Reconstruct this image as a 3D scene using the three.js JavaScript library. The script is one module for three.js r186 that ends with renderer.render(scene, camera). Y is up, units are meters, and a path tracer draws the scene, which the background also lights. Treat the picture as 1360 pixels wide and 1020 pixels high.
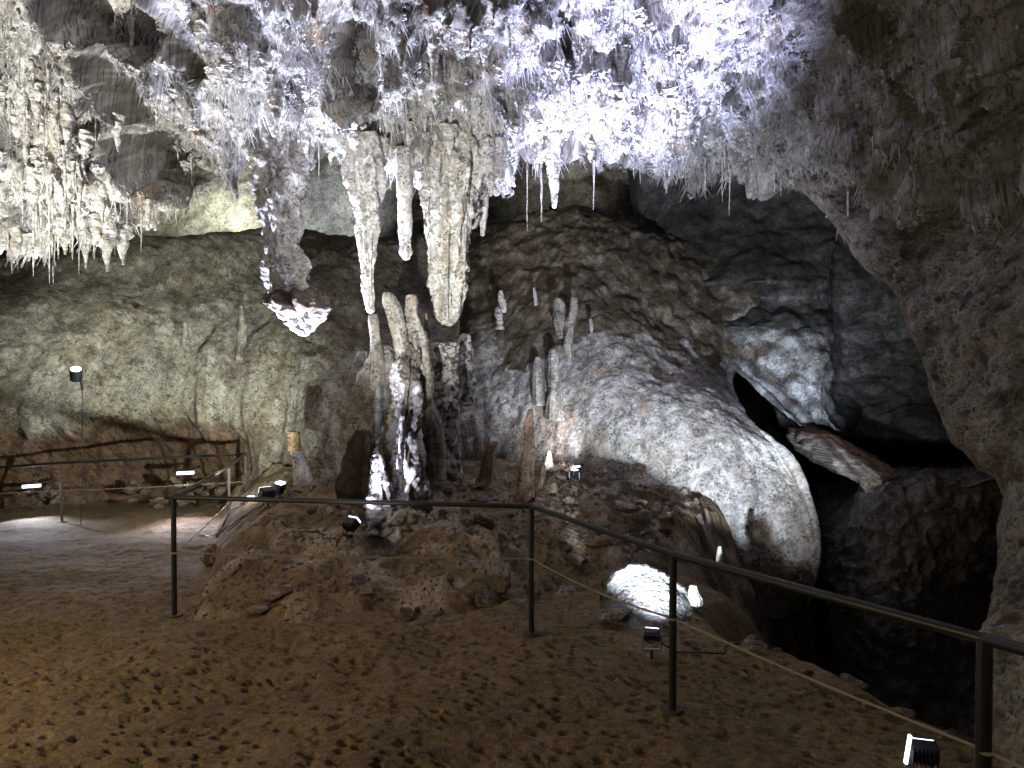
import * as THREE from 'three';
import { mergeGeometries, mergeVertices, toCreasedNormals } from 'three/addons/utils/BufferGeometryUtils.js';
import { RoundedBoxGeometry } from 'three/addons/geometries/RoundedBoxGeometry.js';

// ------------------------------------------------------------------ camera, light of the place, exposure
const W = 1360, H = 1020, F = 1020, EYE = 1.85, HORIZON = 490;
const scene = new THREE.Scene();
const camera = new THREE.PerspectiveCamera(2 * Math.atan(510 / F) * 180 / Math.PI, W / H, 0.05, 120);
camera.position.set(0, EYE, 0);
camera.rotation.set(-Math.atan((510 - HORIZON) / F), 0, 0);
scene.background = new THREE.Color(0x000000);            // a closed cave: no sky, only the lamps
const renderer = new THREE.WebGLRenderer({ antialias: true });
renderer.setSize(1024, 768);
renderer.toneMapping = THREE.LinearToneMapping;
renderer.toneMappingExposure = 1.0;
renderer.shadowMap.enabled = true;

// lamps of the cave, and unseen ones added to brighten it: [kind, lamp position px/py/depth, aimed at px/py/depth, candela, cone half angle deg, penumbra, colour, label]
const COLD = 0xdfe6ff, VIOLET = 0xd3ccff, NEUTRAL = 0xf4f0e2, GREENISH = 0xeaf2dc, WARM = 0xffd9a0;
const LAMPS = [ // the last number is the size of the fitting
  ['barrel', [101, 497, 9.6], [95, 170, 8.0], 60, 46, 0.9, 0xf4f4f0, 'round black barrel spotlight on a thin pole above the far handrail', 0.62],
  ['strip', [40, 645, 10.9], [50, 730, 8.9], 14, 42, 0.9, 0xe0e6ff, 'short glowing strip lamp beside the mouth of the dark hollow, over bare rock', 0.68],
  ['strip', [245, 627, 10.9], [246, 708, 9.4], 14, 42, 0.9, 0xece8ff, 'short glowing strip lamp above the rust coloured rocks in the hollow', 0.68],
  ['box', [370, 648, 8.3], [500, 130, 8.2], 240, 24, 1, 0xd6dcff, 'black floodlight with a bright slit beside the pale leaning slab', 0.75],
  ['box', [354, 655, 8.1], [130, 410, 12], 60, 50, 1, 0xe8f0e6, 'black floodlight turned to the grey wall, beside the slit floodlight', 0.8],
  ['box', [466, 696, 7.0], [548, 590, 7.6], 14, 36, 1, 0xd4daff, 'black floodlight at the foot of the popcorn covered column', 0.7],
  ['strip', [768, 623, 9.6], [650, 480, 11.2], 7, 56, 1, 0xeef0ff, 'small glowing strip lamp in front of the little dark hole', 0.35],
  ['box', [763, 628, 9.0], [820, 100, 8.6], 800, 25, 1, 0xc6ccff, 'small floodlight with a pointed glow on the rubble', 0.5],
  ['box', [867, 845, 4.88], [905, 490, 9.5], 150, 33, 1, 0xdce8fc, 'black floodlight on a stake before the small white flowstone', 0.5],
  ['box', [1231, 1003, 3.25], [1045, 510, 11.5], 380, 8, 1, 0xd6e4ff, 'black floodlight with an upright bright slit beyond the rope', 0.6],
  ['box', [305, 318, 17.0], [290, 270, 18.0], 24, 60, 1, 0xeef4e2, 'floodlight behind the crest of the grey wall', 0.8],
  ['box', [445, 318, 16.8], [440, 275, 18.0], 15, 60, 1, 0xdce8f0, 'floodlight behind the crest of the grey wall under the slender stalactite', 0.8],
  ['box', [735, 276, 15.0], [740, 240, 16.5], 2.5, 45, 1, 0xf0f0e4, 'floodlight behind the crest of the great slope', 0.8],
  ['box', [332, 664, 9.1], [415, 95, 7.9], 300, 27, 1, 0xd2daff, 'floodlight on the flank of the mound aimed at the ceiling', 0.5],
  ['box', [209, 1150, 2.6], [565, 310, 8.5], 210, 17, 1, 0xf2f4f6, 'added unseen floodlight on the path before the handrail aimed at the big stalactites', 0.8],  // out of view, added to light the stalactites from the front
  ['box', [-170, 700, 5.6], [90, 150, 8.0], 160, 28, 1, 0xf4f4f2, 'added unseen floodlight on the path that brightens the hanging curtain', 0.8],  // added out of frame for frontal light on the curtain
  ['box', [-330, 330, 7.6], [260, 380, 13], 58, 36, 1, 0xe8f1e6, 'added unseen floodlight high to the side that brightens the grey wall', 0.8],  // unseen, added to brighten the top of the wall
  ['globe', [-1150, 640, 2.5], [400, 900, 4.5], 18, 80, 1, 0xffe6bc, 'added unseen warm fill lamp low beside the path', 1],  // unseen ambient fill added for the floor and mound
  ['globe', [1500, -300, 1.0], [1300, 500, 5.5], 2.0, 75, 1, 0xf6f3e0, 'added unseen warm fill lamp over the path', 1],  // unseen ambient fill added for the right hand wall
].filter(l => l[3] > 0);

// ------------------------------------------------------------------ numbers and noise
function rng(s) { return () => { s |= 0; s = s + 0x6D2B79F5 | 0; let t = Math.imul(s ^ s >>> 15, 1 | s); t = t + Math.imul(t ^ t >>> 7, 61 | t) ^ t; return ((t ^ t >>> 14) >>> 0) / 4294967296; }; }
const R = rng(20240611);
const V = (x, y, z) => new THREE.Vector3(x, y, z);
const clamp = (x, a = 0, b = 1) => x < a ? a : x > b ? b : x;
const lerp = (a, b, t) => a + (b - a) * t;
const sst = (a, b, x) => { const t = clamp((x - a) / (b - a)); return t * t * (3 - 2 * t); };
const PERM = new Uint8Array(512); { const p = [...Array(256).keys()]; const r = rng(77); for (let i = 255; i > 0; i--) { const j = r() * (i + 1) | 0; [p[i], p[j]] = [p[j], p[i]]; } for (let i = 0; i < 512; i++) PERM[i] = p[i & 255]; }
const GR = new Float32Array(768); { const r = rng(5); for (let i = 0; i < 256; i++) { const z = r() * 2 - 1, a = r() * 6.2832, s = Math.sqrt(1 - z * z); GR[i * 3] = s * Math.cos(a); GR[i * 3 + 1] = s * Math.sin(a); GR[i * 3 + 2] = z; } }
function noise(x, y, z) {
  const X = Math.floor(x), Y = Math.floor(y), Z = Math.floor(z); x -= X; y -= Y; z -= Z;
  const u = x * x * x * (x * (x * 6 - 15) + 10), v = y * y * y * (y * (y * 6 - 15) + 10), w = z * z * z * (z * (z * 6 - 15) + 10);
  const xi = X & 255, yi = Y & 255, zi = Z & 255;
  const g = (i, j, k, a, b, c) => { const h = PERM[PERM[PERM[(xi + i) & 255] + ((yi + j) & 255)] + ((zi + k) & 255)] * 3; return GR[h] * a + GR[h + 1] * b + GR[h + 2] * c; };
  return 1.5 * lerp(lerp(lerp(g(0, 0, 0, x, y, z), g(1, 0, 0, x - 1, y, z), u), lerp(g(0, 1, 0, x, y - 1, z), g(1, 1, 0, x - 1, y - 1, z), u), v),
    lerp(lerp(g(0, 0, 1, x, y, z - 1), g(1, 0, 1, x - 1, y, z - 1), u), lerp(g(0, 1, 1, x, y - 1, z - 1), g(1, 1, 1, x - 1, y - 1, z - 1), u), v), w);
}
function fbm(x, y, z, o = 4) { let s = 0, a = 0.5; for (let i = 0; i < o; i++) { s += a * noise(x, y, z); x = x * 2.03 + 7.1; y = y * 2.03 + 3.7; z = z * 2.03 + 1.3; a *= 0.5; } return s; }
function ridge(x, y, z, o = 3) { let s = 0, a = 0.5; for (let i = 0; i < o; i++) { s += a * (1 - 2 * Math.abs(noise(x, y, z))); x = x * 2.1 + 5.2; y = y * 2.1 + 1.7; z = z * 2.1 + 9.1; a *= 0.5; } return s; }
const CELL = new Float32Array(1024); { const r = rng(31); for (let i = 0; i < 1024; i++) CELL[i] = r(); }
function cells(x, y, z) {                                 // distance to the nearest scattered point
  const X = Math.floor(x), Y = Math.floor(y), Z = Math.floor(z); let m = 9;
  for (let i = -1; i < 2; i++) for (let j = -1; j < 2; j++) for (let k = -1; k < 2; k++) {
    const h = PERM[PERM[PERM[(X + i) & 255] + ((Y + j) & 255)] + ((Z + k) & 255)] * 3;
    const a = X + i + CELL[h] - x, b = Y + j + CELL[h + 1] - y, c = Z + k + CELL[h + 2] - z, d = a * a + b * b + c * c; if (d < m) m = d;
  } return Math.sqrt(m);
}
const knob = (p, s) => { const c = cells(p.x / s, p.y / s, p.z / s); return Math.sqrt(Math.max(0, 0.64 - c * c)); };      // rounded popcorn knobs, 0 to 0.8
// a bearing and a distance from the survey point, as a place in metres
const at = (px, py, d) => V((px - 680) / F * d, EYE + (HORIZON - py) / F * d, -d);

// ------------------------------------------------------------------ textures: fine relief only
function tileNoise(x, y, per, seed) {                     // repeats every per cells
  const X = Math.floor(x), Y = Math.floor(y); x -= X; y -= Y; const u = x * x * x * (x * (x * 6 - 15) + 10), v = y * y * y * (y * (y * 6 - 15) + 10), w = (a, p) => ((a % p) + p) % p;
  const g = (i, j) => { const h = PERM[PERM[w(X + i, per)] + ((w(Y + j, per) + seed * 17) & 255)] * 3; return (GR[h] * (x - i) + GR[h + 1] * (y - j)) * 1.25; };
  return 1.4 * lerp(lerp(g(0, 0), g(1, 0), u), lerp(g(0, 1), g(1, 1), u), v);
}
function reliefTexture(n, seed, f) {
  const data = new Uint8Array(n * n * 4);
  for (let j = 0; j < n; j++) for (let i = 0; i < n; i++) {
    const a = i / n * 6.28318, b = j / n * 6.28318; const v = clamp(f(i / n, j / n) * 0.5 + 0.5);
    const k = (j * n + i) * 4; data[k] = data[k + 1] = data[k + 2] = v * 255; data[k + 3] = 255;
  }
  const t = new THREE.DataTexture(data, n, n); t.wrapS = t.wrapT = THREE.RepeatWrapping; t.magFilter = THREE.LinearFilter; t.minFilter = THREE.LinearFilter; t.needsUpdate = true; return t;
}
const rockRelief = reliefTexture(512, 1, (u, v) => { let q = 0, k = 0.5; for (const m of [6, 13, 27, 55, 110]) { q += k * tileNoise(u * m, v * m, m, m); k *= 0.75; } return q; });
function mottleTexture(n, lo, hi, f) {
  const data = new Uint8Array(n * n * 4);
  for (let j = 0; j < n; j++) for (let i = 0; i < n; i++) {
    const a = i / n * 6.28318, b = j / n * 6.28318, q = f(i / n, j / n), k = (j * n + i) * 4, v = clamp(lerp(lo, hi, q)) * 255;
    data[k] = v; data[k + 1] = v * 0.985; data[k + 2] = v * 0.96; data[k + 3] = 255;
  }
  const t = new THREE.DataTexture(data, n, n); t.colorSpace = THREE.SRGBColorSpace; t.wrapS = t.wrapT = THREE.RepeatWrapping; t.magFilter = THREE.LinearFilter; t.minFilter = THREE.LinearFilter; t.needsUpdate = true; return t;
}
const tn = (u, v, m, k = 0) => tileNoise(u * m, v * m, m, k);
const rockMottle = mottleTexture(640, 0.5, 1.0, (u, v) => clamp(0.74 + 0.3 * tn(u, v, 5, 1) + 0.3 * tn(u, v, 13, 2) + 0.35 * tn(u, v, 31, 3) + 0.35 * tn(u, v, 70, 4) - 0.8 * sst(0.2, 0.5, tn(u, v, 37, 5)) * sst(-0.2, 0.3, tn(u, v, 6, 6))));
const soilMottle = mottleTexture(640, 0.55, 1.0, (u, v) => clamp(0.68 + 0.25 * tn(u, v, 7, 1) + 0.3 * tn(u, v, 23, 2) + 0.4 * tn(u, v, 60, 3) + 0.4 * tn(u, v, 120, 4)));
const M = {};
const mat = (o, rough, bump, extra = {}) => new THREE.MeshStandardMaterial({ vertexColors: true, roughness: rough, bumpMap: bump ? rockRelief : null, bumpScale: bump || 0, map: bump ? rockMottle : null, side: THREE.DoubleSide, ...extra });
M.rock = mat(0, 0.88, 0.025); M.wet = mat(0, 0.55, 0.016); M.soil = mat(0, 0.95, 0.008, { map: soilMottle }); M.crust = mat(0, 0.75, 0.014);
M.steel = new THREE.MeshStandardMaterial({ color: new THREE.Color().setRGB(0.045, 0.045, 0.042), roughness: 0.45, metalness: 0.6 });
M.rust = new THREE.MeshStandardMaterial({ color: new THREE.Color().setRGB(0.075, 0.055, 0.042), roughness: 0.7, metalness: 0.3 });
M.rope = new THREE.MeshStandardMaterial({ color: new THREE.Color().setRGB(0.34, 0.29, 0.2), roughness: 0.9 });
M.wire = new THREE.MeshStandardMaterial({ color: new THREE.Color().setRGB(0.25, 0.22, 0.17), roughness: 0.6, metalness: 0.3 });
M.black = new THREE.MeshStandardMaterial({ color: new THREE.Color().setRGB(0.02, 0.022, 0.028), roughness: 0.5 });
M.alu = new THREE.MeshStandardMaterial({ color: new THREE.Color().setRGB(0.4, 0.4, 0.42), roughness: 0.45, metalness: 0.7 });

// ------------------------------------------------------------------ things, labels, surfaces
const taken = {};
function named(o, name) { const n = taken[name] = (taken[name] ?? -1) + 1; o.name = n ? name + '_' + String(n).padStart(3, '0') : name; return o; }
function tag(o, label, category, group, kind) { o.userData.label = label; if (category) o.userData.category = category; if (group) o.userData.group = group; if (kind) o.userData.kind = kind; return o; }
function put(o, name) { named(o, name); scene.add(o); return o; }
function shadow(m) { m.castShadow = m.receiveShadow = true; return m; }
function part(parent, name, geo, material) { const m = shadow(new THREE.Mesh(geo, material)); m.name = name; parent.add(m); return m; }
function setUV(g, n, tile) {                              // flat projection in metres along the piece's own mean facing
  const a = Math.abs(n.y) > 0.8 ? V(1, 0, 0) : V(0, 1, 0).cross(n).normalize(), b = n.clone().cross(a).normalize(), p = g.attributes.position, uv = new Float32Array(p.count * 2);
  for (let i = 0; i < p.count; i++) { const x = p.getX(i), y = p.getY(i), z = p.getZ(i); uv[i * 2] = (x * a.x + y * a.y + z * a.z) / tile; uv[i * 2 + 1] = (x * b.x + y * b.y + z * b.z) / tile; }
  g.setAttribute('uv', new THREE.BufferAttribute(uv, 2));
}
const cr = (a, b, c, d, t) => 0.5 * ((2 * b) + (c - a) * t + (2 * a - 5 * b + 4 * c - d) * t * t + (3 * b - a - 3 * c + d) * t * t * t);
function splineAt(list, u) {                              // list of Vector3, u in 0..length-1
  const n = list.length - 1, i = Math.min(Math.floor(u), n - 1), t = u - i, a = list[Math.max(0, i - 1)], b = list[i], c = list[i + 1], d = list[Math.min(n, i + 2)];
  return V(cr(a.x, b.x, c.x, d.x, t), cr(a.y, b.y, c.y, d.y, t), cr(a.z, b.z, c.z, d.z, t));
}
function range(n, k) { return Array.from({ length: k }, (_, i) => i / (k - 1) * n); }
function steps(counts) { const o = []; counts.forEach((c, i) => { for (let k = 0; k < c; k++) o.push(i + k / c); }); o.push(counts.length); return o; }
// a sheet of rock through a grid of surveyed points: us samples along a row, vs samples across rows
function sheet(rows, us, vs, relief, colour, tile = 1) {
  const nu = us.length, nv = vs.length, pos = new Float32Array(nu * nv * 3), P = [];
  const lines = rows.map(r => us.map(u => splineAt(r, u)));
  for (let j = 0; j < nv; j++) for (let i = 0; i < nu; i++) P.push(splineAt(lines.map(l => l[i]), vs[j]));
  const nrm = (i, j) => { const a = P[j * nu + Math.min(nu - 1, i + 1)], b = P[j * nu + Math.max(0, i - 1)], c = P[Math.min(nv - 1, j + 1) * nu + i], d = P[Math.max(0, j - 1) * nu + i]; return a.clone().sub(b).cross(c.clone().sub(d)).normalize(); };
  const col = new Float32Array(nu * nv * 3), mean = V(0, 0, 0), N = [];
  for (let j = 0; j < nv; j++) for (let i = 0; i < nu; i++) {
    const k = j * nu + i, p = P[k], n = nrm(i, j); N.push(n); mean.add(n);
    const h = relief(p, n, us[i], vs[j]); const q = h.isVector3 ? p.clone().add(h) : p.clone().addScaledVector(n, h);
    pos[k * 3] = q.x; pos[k * 3 + 1] = q.y; pos[k * 3 + 2] = q.z;
    const c = colour(p, n, us[i], vs[j]); col[k * 3] = c[0]; col[k * 3 + 1] = c[1]; col[k * 3 + 2] = c[2];
  }
  const idx = []; for (let j = 0; j < nv - 1; j++) for (let i = 0; i < nu - 1; i++) { const a = j * nu + i; idx.push(a, a + 1, a + nu, a + 1, a + nu + 1, a + nu); }
  const g = new THREE.BufferGeometry(); g.setAttribute('position', new THREE.BufferAttribute(pos, 3)); g.setAttribute('color', new THREE.BufferAttribute(col, 3)); g.setIndex(idx);
  setUV(g, mean.normalize(), tile); g.computeVertexNormals(); return g;
}
// a body swept along points with radii (stalactite, stalagmite, column)
function swept(pts, { radial = 28, along = 70, flute = 0.12, knobs = 0, knobSize = 0.06, rough = 0.1, roughSize = 0.12, stretch = 0.3, strands = 0, colour, tile = 1, flat = 0, rings = 0 }) {
  const C = pts.map(p => V(p[0], p[1], p[2])), Rr = pts.map(p => V(p[3], p[4] ?? p[3], 0)), pos = [], col = [], idx = [], n = C.length - 1;
  const o = C[0];
  for (let j = 0; j <= along; j++) {
    const u = j / along * n, c = splineAt(C, u), r = splineAt(Rr, u), e = j === 0 || j === along ? 0.02 : Math.min(1, Math.sqrt(Math.min(j, along - j) / (along * 0.03)));
    for (let i = 0; i < radial; i++) {
      const a = i / radial * 6.28318, ca = Math.cos(a), sa = Math.sin(a);
      const f = 1 + flute * noise(ca * 2.2 + o.x * 3, sa * 2.2 + o.z, c.y * 0.7 + o.y) * 1.6 + rings * noise(o.x * 7, c.y * 22, 3) + strands * ridge(ca * 3.2 + o.x, sa * 3.2, c.y * 0.35 + o.y, 2);
      const rx = Math.max(0.003, r.x) * f * e, rz = Math.max(0.003, r.y) * f * e;
      const p = V(c.x + ca * rx, c.y, c.z + sa * rz);
      let h = rough * Math.min(r.x, 0.12) * 2 * fbm(p.x / roughSize, p.y * stretch / roughSize, p.z / roughSize, 4);
      if (knobs) h += knobs * knob(p, knobSize) * (0.4 + 0.6 * sst(-0.15, 0.2, noise(p.x * 4, p.y * 4, p.z * 4 + 9)));
      p.x += ca * h * e; p.z += sa * h * e; p.y += (knobs ? knobs * 0.3 * noise(p.x * 30, p.y * 30, p.z * 30) : 0);
      pos.push(p.x, p.y, p.z); col.push(...colour(p));
    }
  }
  for (let j = 0; j < along; j++) for (let i = 0; i < radial; i++) { const a = j * radial + i, b = j * radial + (i + 1) % radial; idx.push(a, b, a + radial, b, b + radial, a + radial); }
  const g = new THREE.BufferGeometry(); g.setAttribute('position', new THREE.Float32BufferAttribute(pos, 3)); g.setAttribute('color', new THREE.Float32BufferAttribute(col, 3)); g.setIndex(idx);
  setUV(g, V(0.3, 0, 1).normalize(), tile); g.computeVertexNormals(); return g;
}
const mix3 = (a, b, t) => [lerp(a[0], b[0], t), lerp(a[1], b[1], t), lerp(a[2], b[2], t)];
// ------------------------------------------------------------------ what the rock is made of
const WHITE = [0.74, 0.73, 0.71], PALE = [0.55, 0.53, 0.48], GREY = [0.34, 0.33, 0.31], TAN = [0.37, 0.33, 0.26], BROWN = [0.165, 0.125, 0.085], DARK = [0.06, 0.047, 0.035], RUST = [0.32, 0.13, 0.045], OCHRE = [0.5, 0.36, 0.19], SOIL = [0.27, 0.188, 0.097];
const grain = (p, s, amt) => 1 + amt * noise(p.x / s, p.y / s, p.z / s);
const tone = (c, k) => [c[0] * k, c[1] * k, c[2] * k];
function crustColour(p) {
  let c = mix3(WHITE, PALE, sst(-0.1, 0.25, fbm(p.x * 2, p.y * 2, p.z * 2, 3)));
  c = mix3(c, GREY, 0.8 * sst(0.02, 0.2, fbm(p.x * 5 + 9, p.y * 2.2, p.z * 5, 3)));
  c = mix3(c, [0.185, 0.175, 0.16], 0.75 * sst(0.08, 0.2, fbm(p.x * 2.6 + 41, p.y * 1.3, p.z * 2.6, 4)));
  c = mix3(c, OCHRE, 0.5 * sst(0.26, 0.36, fbm(p.x * 2.5 + 30, p.y * 2.5, p.z * 2.5, 3)));
  c = mix3(c, RUST, 0.7 * sst(0.37, 0.44, fbm(p.x * 1.9 + 50, p.y * 2.4, p.z * 1.9, 3)));
  return tone(c, grain(p, 0.03, 0.2));
}
function wallColour(p) {
  let c = mix3(TAN, [0.42, 0.4, 0.35], sst(-0.15, 0.2, fbm(p.x * 0.8, p.y * 0.5, p.z * 0.8, 3)));
  c = mix3(c, PALE, 0.75 * sst(0.0, 0.25, fbm(p.x * 3.2 + 4, p.y * 0.45, p.z * 3.2, 4)));
  c = mix3(c, BROWN, 0.6 * sst(0.1, 0.3, fbm(p.x * 1.7 + 17, p.y * 1.3, p.z * 1.7, 4)));
  c = mix3(c, DARK, 0.55 * sst(0.22, 0.32, fbm(p.x * 9 + 3, p.y * 7, p.z * 9, 4)));
  return tone(c, grain(p, 0.04, 0.22));
}
function soilColour(p) {
  let c = mix3(SOIL, [0.23, 0.165, 0.076], sst(-0.1, 0.25, fbm(p.x * 1.3, 4, p.z * 1.3, 4)));
  c = mix3(c, [0.33, 0.245, 0.13], 0.5 * sst(0.1, 0.3, fbm(p.x * 3.1, 8, p.z * 3.1, 4)));
  return tone(c, 1 + 0.2 * noise(p.x / 0.02, 3, p.z / 0.02) + 0.12 * noise(p.x / 0.07, 5, p.z / 0.07));
}
// ------------------------------------------------------------------ the ground of the path
const edgeX = d => d < 3.5 ? 2.35 : d < 4.7 ? lerp(2.35, 1.8, (d - 3.5) / 1.2) : d < 5.4 ? lerp(1.8, 1.5, (d - 4.7) / 0.7) : d < 8 ? lerp(1.5, 1.6, (d - 5.4) / 2.6) : lerp(1.6, 2.6, clamp((d - 8) / 2));
const pathLevel = (x, d) => -0.2 * sst(6, 10.5, d) - 0.02 * noise(x, 1, d) * 3 + 0.02 * fbm(x * 2.5, 3, d * 2.5, 3);
function drop(x, d) { const e = x - edgeX(d) - 0.25 * noise(d * 1.5, 0, x), k = sst(0, 0.6, e); return 2.6 * sst(0, 1.5, e) - k * (0.22 * fbm(x * 3, 4, d * 3, 4) + 0.12 * (knob(V(x, 1, d), 0.3) - 0.4)); }
function pathHeight(x, d) {
  let y = pathLevel(x, d) - drop(x, d);
  const wx = x + 0.03 * noise(x * 6, 2, d * 6), wd = d + 0.03 * noise(x * 6, 7, d * 6);
  const c = cells(wx / 0.088, 4.5, wd / 0.06), c2 = cells(wx / 0.23 + 40, 8.5, wd / 0.14), tread = sst(-0.3, 0.2, noise(x * 2.2, 5, d * 2.2)), near = 1 - 0.65 * sst(5.5, 7.5, d);
  y -= near * ((1 - sst(0.2, 0.42, c)) * (0.017 + 0.012 * tread) + 0.009 * (1 - sst(0.2, 0.45, c2))) + 0.008 * fbm(x * 9, 1, d * 9, 3);
  return y;
}
function axis(marks) { const o = []; for (let i = 0; i < marks.length - 1; i++) { const [a, s] = marks[i], [b, t] = marks[i + 1]; let x = a; while (x < b - 1e-6) { o.push(x); x += lerp(s, t, (x - a) / (b - a)); } } o.push(marks[marks.length - 1][0]); return o; }
function field(xs, ds, height, colour, tile) {
  const nx = xs.length, pos = [], col = [], idx = [];
  for (const d of ds) for (const x of xs) { const y = height(x, d), p = V(x, y, -d); pos.push(x, y, -d); col.push(...colour(p)); }
  for (let j = 0; j < ds.length - 1; j++) for (let i = 0; i < nx - 1; i++) { const a = j * nx + i; idx.push(a, a + 1, a + nx, a + 1, a + nx + 1, a + nx); }
  const g = new THREE.BufferGeometry(); g.setAttribute('position', new THREE.Float32BufferAttribute(pos, 3)); g.setAttribute('color', new THREE.Float32BufferAttribute(col, 3)); g.setIndex(idx);
  setUV(g, V(0, 1, 0), tile); g.computeVertexNormals(); return g;
}
function structure(name, g, m, label) { const o = put(shadow(new THREE.Mesh(g, m)), name); tag(o, label, null, null, 'structure'); return o; }
structure('ground', field(axis([[-13, 0.4], [-7.5, 0.06], [-4, 0.012], [1.6, 0.012], [2, 0.025], [3.2, 0.035], [4.6, 0.1]]), axis([[-6, 0.5], [2.8, 0.05], [3.35, 0.011], [5.6, 0.013], [7, 0.03], [9, 0.045], [13.5, 0.1]]), pathHeight, soilColour, 1), M.soil, 'trodden brown clay floor of the cave path covered in small pits');

// ------------------------------------------------------------------ the mound behind the handrail
const frontD = x => x < -2.4 ? lerp(5.65, 9.9, clamp((-2.4 - x) / 1.35)) : x < -0.6 ? 5.5 + 0.1 * Math.sin(x * 5) : x < 0.15 ? lerp(5.5, 6.0, (x + 0.6) / 0.75) : x < 0.65 ? lerp(6.0, 6.35, (x - 0.15) / 0.5) : 6.35;
function moundHeight(x, d) {
  const left = (x + 2.45 + Math.max(0, d - 5.7) * 0.315 + 0.12 * noise(d * 2.3, 3, 1));      // metres inside the left flank
  const front = d - frontD(x) + 0.16 * noise(x * 2.4, 2, 5) + 0.1 * fbm(x * 7, 4, d * 7, 2);
  const flank = 1 - sst(0.4, 1.4, x) * lerp(0.75, 0.3, sst(6.8, 8.4, d));
  let y = -0.09 + 0.07 * sst(-0.2, 0.5, front) + 0.46 * flank * clamp(front / 2.5) * (1.2 - 0.2 * clamp(front / 2.5)) + 0.1 * sst(2, 5, front);
  y = Math.min(y, -0.2 + 0.62 * sst(-0.05, 0.4, left) + 0.1 * sst(0.3, 1.4, left));
  const g = 0.25 + 0.75 * sst(0, 0.9, Math.min(front, left + 0.1));
  y += g * (0.08 * fbm(x * 1.8, 2, d * 1.8, 3) + 0.07 * fbm(x * 5, 6, d * 5, 4) + 0.035 * ridge(x * 9, 6, d * 9, 3));
  const rub = sst(0.1, 0.9, x + 0.25 * noise(x * 2, 5, d * 2)) + 0.8 * sst(0.1, 0.3, noise(x * 1.3 + 5, 3, d * 1.3));
  y += g * Math.min(1, rub) * (0.07 * (knob(V(x, y, d), 0.24) - 0.4) + 0.07 * (knob(V(x + 7, y, d), 0.11) - 0.4) + 0.1 * ridge(x * 3, 2, d * 3, 3));
  y += g * 0.03 * knob(V(x, 2, d), 0.06);
  // the hollow under the columns
  const hx = x + 1.22, hd = d - 7.05; y -= 0.34 * Math.exp(-(hx * hx / 0.05 + hd * hd / 0.1));
  y -= 0.4 * sst(1.3, 1.75, x) * sst(8, 7, d);
  return y - drop(x - 0.05, d);
}
function moundColour(p) {
  let c = soilColour(p);
  c = mix3(c, [0.52, 0.42, 0.3], 0.85 * sst(-0.1, 0.2, fbm(p.x * 2.2 + 9, 2, p.z * 2.2, 4)));
  const pale = sst(0.1, 0.3, fbm(p.x * 3.3 + 2, p.y * 3, p.z * 3.3, 4)) * sst(-1.1, 0.1, p.x + 0.5 * noise(p.x, 3, p.z));
  c = mix3(c, [0.4, 0.37, 0.33], 0.7 * pale);
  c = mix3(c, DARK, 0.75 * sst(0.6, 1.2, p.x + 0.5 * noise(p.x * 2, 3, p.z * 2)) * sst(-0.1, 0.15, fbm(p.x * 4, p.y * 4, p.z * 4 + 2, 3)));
  return c;
}
structure('terrain_mound', field(axis([[-4.6, 0.022], [2.2, 0.022], [6.5, 0.08]]), axis([[4.6, 0.02], [8, 0.024], [12.5, 0.06]]), moundHeight, moundColour, 1), M.soil, 'low mound of brown earth and broken rubble behind the handrail');

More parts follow.
